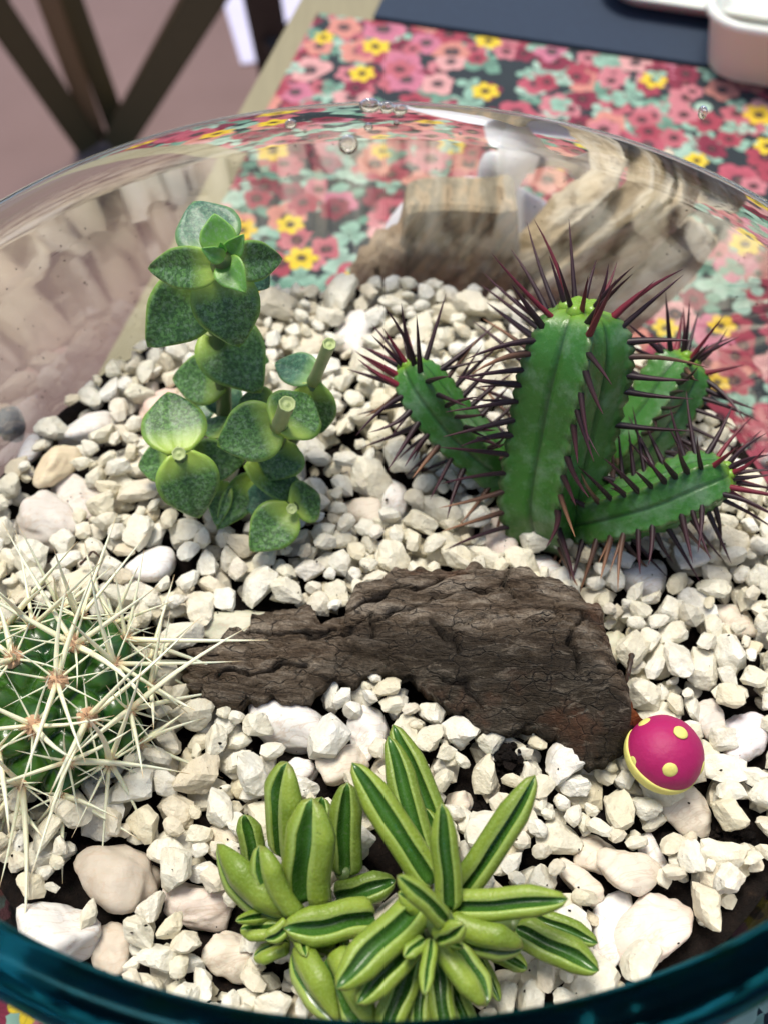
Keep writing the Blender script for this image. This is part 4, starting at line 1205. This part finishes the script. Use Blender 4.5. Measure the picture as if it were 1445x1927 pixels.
def plastic(name, c, rough=.35, trans=0.0, sss=.2):
    t = NT(name); n = t.noise(3, 3, .5, t.coord()); b = t.principled(color=t.mix(n, c, tuple(x*.93 for x in c)), rough=rough, sss=sss, trans=trans)
    b.inputs['Subsurface Scale'].default_value = .1; return t.m
M_WP = plastic('milky_white_plastic', (.80, .82, .76)); M_WB = plastic('bright_white_plastic', (.86, .86, .90), .3)
def rounded_rect(w, d, r, n=6):
    pts = []
    for (cx, cyy, a0) in [(w/2-r, d/2-r, 0), (-w/2+r, d/2-r, 90), (-w/2+r, -d/2+r, 180), (w/2-r, -d/2+r, 270)]:
        for i in range(n+1):
            a = R(a0+90*i/n); pts.append((cx+r*math.cos(a), cyy+r*math.sin(a)))
    return pts
def open_box(name, cx, cyy, rot, w, d, z0, h, label, flare=.06):
    root = empty(name, (cx, cyy, z0)); root.rotation_euler = (0, 0, 0); tag(root, label, 'container')
    V, F = [], []
    rings = [(w-.25, d-.25, 0.0, .15), (w-.12, d-.12, .03, .2), (w, d, h*.9, .22), (w+flare, d+flare, h*.92, .24), (w+flare, d+flare, h, .24), (w+flare-.05, d+flare-.05, h+.015, .22), (w-.04, d-.04, h, .2), (w-.06, d-.06, h*.9, .2), (w-.2, d-.2, .07, .18), (w-.4, d-.4, .05, .12)]
    ca, sa = math.cos(rot), math.sin(rot)
    for (ww, dd, z, r) in rings:
        for (x, y) in rounded_rect(ww, dd, r): V.append((cx+x*ca-y*sa, cyy+x*sa+y*ca, z0+z))
    n = len(V)//len(rings)
    for i in range(len(rings)-1):
        for k in range(n): F.append((i*n+k, i*n+(k+1) % n, (i+1)*n+(k+1) % n, (i+1)*n+k))
    F.append(tuple(range(n))[::-1]); F.append(tuple((len(rings)-1)*n+k for k in range(n)))
    child_mesh('tub', V, F, M_WP, root)
    return root
# front-left bottom corner of the tub sits at photo (1318,150)
q = P(1322, 152, -.73); rot = math.atan2(pd.y, pd.x)-.02
w_, d_ = 2.0, 1.35
cxy = Vector((q.x, q.y))+Vector((math.cos(rot), math.sin(rot)))*(w_/2-.06)+Vector((-math.sin(rot), math.cos(rot)))*(d_/2-.06)
open_box('plastic_tub', cxy.x, cxy.y, rot, w_, d_, -.733, .40, 'milky white open plastic tub at the upper right of the tablecloth')
q = P(1120, 18, -.73); w_, d_ = 1.25, 1.2
cxy = Vector((q.x, q.y))+Vector((math.cos(rot), math.sin(rot)))*(w_/2)+Vector((-math.sin(rot), math.cos(rot)))*(d_/2)
open_box('shallow_tray', cxy.x, cxy.y, rot, w_, d_, -.733, .12, 'shallow white plastic tray lying on the navy mat behind the tub', .04)

# white object with a loop behind the bowl
def build_white_loop():
    yb = 3.95; c = PY(985, 420, yb); root = empty('looped_plastic_jug', (c.x, c.y, -.75)); tag(root, 'blurred bright white object with a curved loop handle behind the bowl and the rocks', 'jug')
    pts = catmull([PY(x, y, yb) for (x, y) in [(932,420),(944,345),(975,288),(1030,266),(1085,285),(1118,345)]], 26)
    v, f = tube(pts, [.045+.045*math.sin(math.pi*i/25) for i in range(26)], 14); child_mesh('handle', v, f, M_WB, root)
    c1 = PY(905, 455, yb); vb, fb = ico(4)
    V = [(c1.x+p[0]*.50, c1.y+p[1]*.20+.0, max(-.75, c1.z-.16+p[2]*.52*(1-.15*p[0]))) for p in vb]; child_mesh('body', V, fb.tolist(), M_WB, root)
    c2 = PY(925, 318, yb); V = [(c2.x+p[0]*.06, c2.y+p[1]*.06, c2.z+p[2]*.11) for p in vb]; child_mesh('knob', V, fb.tolist(), M_WB, root)
build_white_loop()

# layered rocks leaning against the outside of the bowl
def rock_mat(name, a, b, c_, rot, sc=2.2):
    t = NT(name); c = t.coord(); m = t.mapping(t.mapping(c, (1, 1, 1), rot), (.7, 1.2, 4.5))
    n = t.noise(sc, 7, .68, m, .7); n2 = t.noise(8, 5, .7, c)
    col = t.ramp(n, [(.34, a), (.47, b), (.55, c_), (.66, a)]); col = t.mix(t.math('MULTIPLY', n2, .45), col, (.22, .17, .10))
    t.principled(color=col, rough=.7, normal=t.bump(t.math('ADD', n, t.math('MULTIPLY', n2, .5)), .8, .05)); return t.m
def rock_slab(parent, p0, p1, w0, w1, th, mat, seed, name='layer'):
    """elongated broken slab between two points"""
    p0, p1 = Vector(p0), Vector(p1); ax = p1-p0; L = ax.length; ax.normalize(); y = Vector((0, 1, .15)); y = (y-ax*y.dot(ax)).normalized(); z = ax.cross(y)
    f = shape_dirs(seed, 10, 14, .05); v, fc = ico(4); q = f(v); V = []
    for p in q:
        bx = max(-1, min(1, p[0]*1.12)); s = (bx+1)/2; w = w0+(w1-w0)*s
        dn = .02*noise.fractal(Vector((p[0]*1.2, p[1]*4, p[2]*6))+Vector((seed, 0, 0)), 1, 2, 4)
        V.append(p0+ax*(s*L)+z*((p[2]*1.15)*w/2+dn)+y*(p[1]*th/2+dn))
    return child_mesh(name, V, fc.tolist(), mat, parent, smooth=True)
def build_rocks():
    Rm = rock_mat('tan_layered_rock', (.30, .22, .12), (.66, .53, .36), (.80, .72, .58), (0, R(42), 0))
    Rg = rock_mat('grey_brown_rock', (.12, .10, .065), (.30, .25, .17), (.52, .37, .22), (0, R(60), 0))
    y0 = 3.62
    a = PY(1090, 500, y0); root = empty('layered_rock', (a.x, a.y, -.75)); tag(root, 'tan layered rock slanting up to the right behind the bowl above the spiny cactus', 'rock')
    rock_slab(root, PY(935,540,y0), PY(1200,285,y0), .20, .10, .22, Rm, 901)
    rock_slab(root, PY(985,580,y0-.05), PY(1320,275,y0-.05), .22, .12, .22, Rm, 902)
    rock_slab(root, PY(1040,600,y0-.08), PY(1330,340,y0-.08), .24, .14, .20, Rm, 903)
    rock_slab(root, PY(1040,690,y0-.1), PY(1345,440,y0-.1), .34, .20, .24, Rm, 904)
    rock_slab(root, Vector((a.x-.5, y0, -.74)), PY(1080,560,y0), .42, .42, .32, Rm, 905, 'base')
    y1 = 3.50
    b = PY(850, 480, y1); r2 = empty('block_rock', (b.x, b.y, -.75)); tag(r2, 'grey brown flat topped rock block with slanting tan veins behind the bowl', 'rock')
    o = PY(765,388,y1), PY(968,384,y1), PY(985,540,y1), PY(720,560,y1)
    f = []; V = []
    bm = bmesh.new(); th = .26
    fr_ = [bm.verts.new(p) for p in (o[0], o[1], o[2])] ; lo = [bm.verts.new((o[2].x+.03, y1, -.74)), bm.verts.new((o[3].x-.05, y1, -.74))]; lft = bm.verts.new(o[3])
    loop = [fr_[0], fr_[1], fr_[2], lo[0], lo[1], lft]
    back = [bm.verts.new((q_.co.x*.98+.02, q_.co.y+th, q_.co.z-(.03 if i < 2 else 0))) for i, q_ in enumerate(loop)]
    bm.faces.new(loop[::-1]); bm.faces.new(back)
    for i in range(6): bm.faces.new((loop[i], loop[(i+1) % 6], back[(i+1) % 6], back[i]))
    bmesh.ops.recalc_face_normals(bm, faces=bm.faces); bmesh.ops.triangulate(bm, faces=bm.faces)
    bmesh.ops.bevel(bm, geom=list(bm.edges), offset=.018, segments=1, affect='EDGES'); bmesh.ops.subdivide_edges(bm, edges=list(bm.edges), cuts=4, use_grid_fill=True)
    for v in bm.verts: v.co += Vector((noise.noise(v.co*5), noise.noise(v.co*5+Vector((7,0,0))), noise.noise(v.co*6)))*.016
    vs = [v.co.copy() for v in bm.verts]; bm.verts.index_update(); fs = [[v.index for v in f_.verts] for f_ in bm.faces]; bm.free()
    child_mesh('block', vs, fs, Rg, r2, smooth=False)
    c = PY(722, 470, y1+.1); r3 = empty('round_rock', (c.x, c.y, -.75)); tag(r3, 'smooth brown rock left of the flat topped block behind the bowl', 'rock')
    Rb_ = rock_mat('brown_rock', (.24, .16, .10), (.32, .22, .14), (.40, .30, .2), (0, R(70), 0))
    rock_slab(r3, Vector((c.x-.03, y1+.1, -.74)), PY(735,410,y1+.1), .42, .26, .3, Rb_, 910, 'stone')
build_rocks()

# ------------------------------------------------------------------ floor and chair behind, seen past the table edge
def build_room():
    t = NT('brown_tile_floor'); c = t.coord(); n = t.noise(.5, 4, .6, c); n2 = t.noise(4, 5, .65, c)
    col = t.mix(n, (.13, .072, .055), (.22, .135, .12)); col = t.mix(t.math('MULTIPLY', n2, .35), col, (.16, .10, .10))
    t.principled(color=col, rough=.4, normal=t.bump(n2, .1, .02))
    f = mesh_obj('floor', [(-60, -60, -8), (60, -60, -8), (60, 60, -8), (-60, 60, -8)], [(0, 1, 2, 3)], t.m, smooth=False); f['kind'] = 'structure'
    wood = wood_mat('olive_chair_wood', (.12, .105, .05), (.07, .065, .03)); tan = wood_mat('tan_chair_wood', (.30, .20, .11), (.22, .15, .08)); dark = wood_mat('near_black_wood', (.03, .02, .018), (.045, .032, .026))
    def beam(root, name, a, b, w, th, mat):
        a, b = Vector(a), Vector(b); ax = (b-a).normalized(); side = ax.cross((CAM-a).normalized()).normalized(); nn = side.cross(ax)
        bm = bmesh.new(); vv = []
        for p in (a, b):
            vv.append([bm.verts.new(p+side*sx*w/2+nn*sz*th/2-world_loc(root)) for sx, sz in ((-1,-1),(1,-1),(1,1),(-1,1))])
        for i in range(4): bm.faces.new((vv[0][i], vv[0][(i+1) % 4], vv[1][(i+1) % 4], vv[1][i]))
        bm.faces.new(vv[0][::-1]); bm.faces.new(vv[1]); bmesh.ops.recalc_face_normals(bm, faces=bm.faces)
        bmesh.ops.bevel(bm, geom=list(bm.edges), offset=.03, segments=2, affect='EDGES')
        me = bpy.data.meshes.new(name); bm.to_mesh(me); bm.free(); me.materials.append(mat); o = bpy.data.objects.new(name, me); link(o, root)
    foot = P(190, 262, -8.0)
    root = empty('folding_chair', foot); tag(root, 'blurred wooden folding chair with olive and tan crossing legs standing on the floor', 'chair')
    beam(root, 'leg', P(-60, -60, -4.2), P(165, 270, -7.85), .42, .3, wood)
    beam(root, 'leg', P(70, -60, -4.6), P(185, 262, -7.9), .30, .22, tan)
    beam(root, 'leg', P(112, -60, -5.0), P(225, 250, -7.9), .34, .22, wood)
    beam(root, 'leg', P(425, -60, -4.2), P(222, 268, -7.85), .46, .3, wood)
    beam(root, 'leg', P(382, -60, -4.6), P(232, 212, -7.3), .18, .5, tan)
    beam(root, 'crossbar', P(-60, 20, -5.4), P(60, -60, -5.0), .3, .2, wood)
    foot2 = P(530, 160, -8.0)
    r2 = empty('stool', foot2); tag(r2, 'dark brown stool leg standing on the floor beside the table edge', 'stool')
    beam(r2, 'leg', P(480, -80, -5), P(525, 165, -7.9), .55, .4, dark); beam(r2, 'leg', P(612, -80, -5), P(596, 60, -7.0), .4, .3, dark)
    beam(r2, 'rung', P(500, 88, -6.6), P(598, 20, -6.4), .22, .2, dark)
    m = NT('painted_sky_reflection'); m.principled(color=m.mix(m.noise(2, 3, .5, m.coord()), (.50, .48, .66), (.62, .60, .78)), rough=.6)  # lilac sheet added in place of the sky reflected in the floor
    pts = [P(400, -70, -7.97), P(700, -70, -7.97), P(640, 96, -7.97), P(455, 120, -7.97)]
    lo = [(p.x, p.y, -7.995) for p in pts]
    V = [tuple(p) for p in pts]+lo; F = [(0,1,2,3), (7,6,5,4)]+[(i, i+4, (i+1) % 4+4, (i+1) % 4) for i in range(4)]
    o = mesh_obj('floor_sky_reflection', V, F, m.m, smooth=False, local=tuple(pts[3])); tag(o, 'pale lilac sky reflection on the brown floor, modelled as a sheet behind the dark stool leg', 'mat')
build_room()
print('stones', len(stones), 'spines', spine_total)
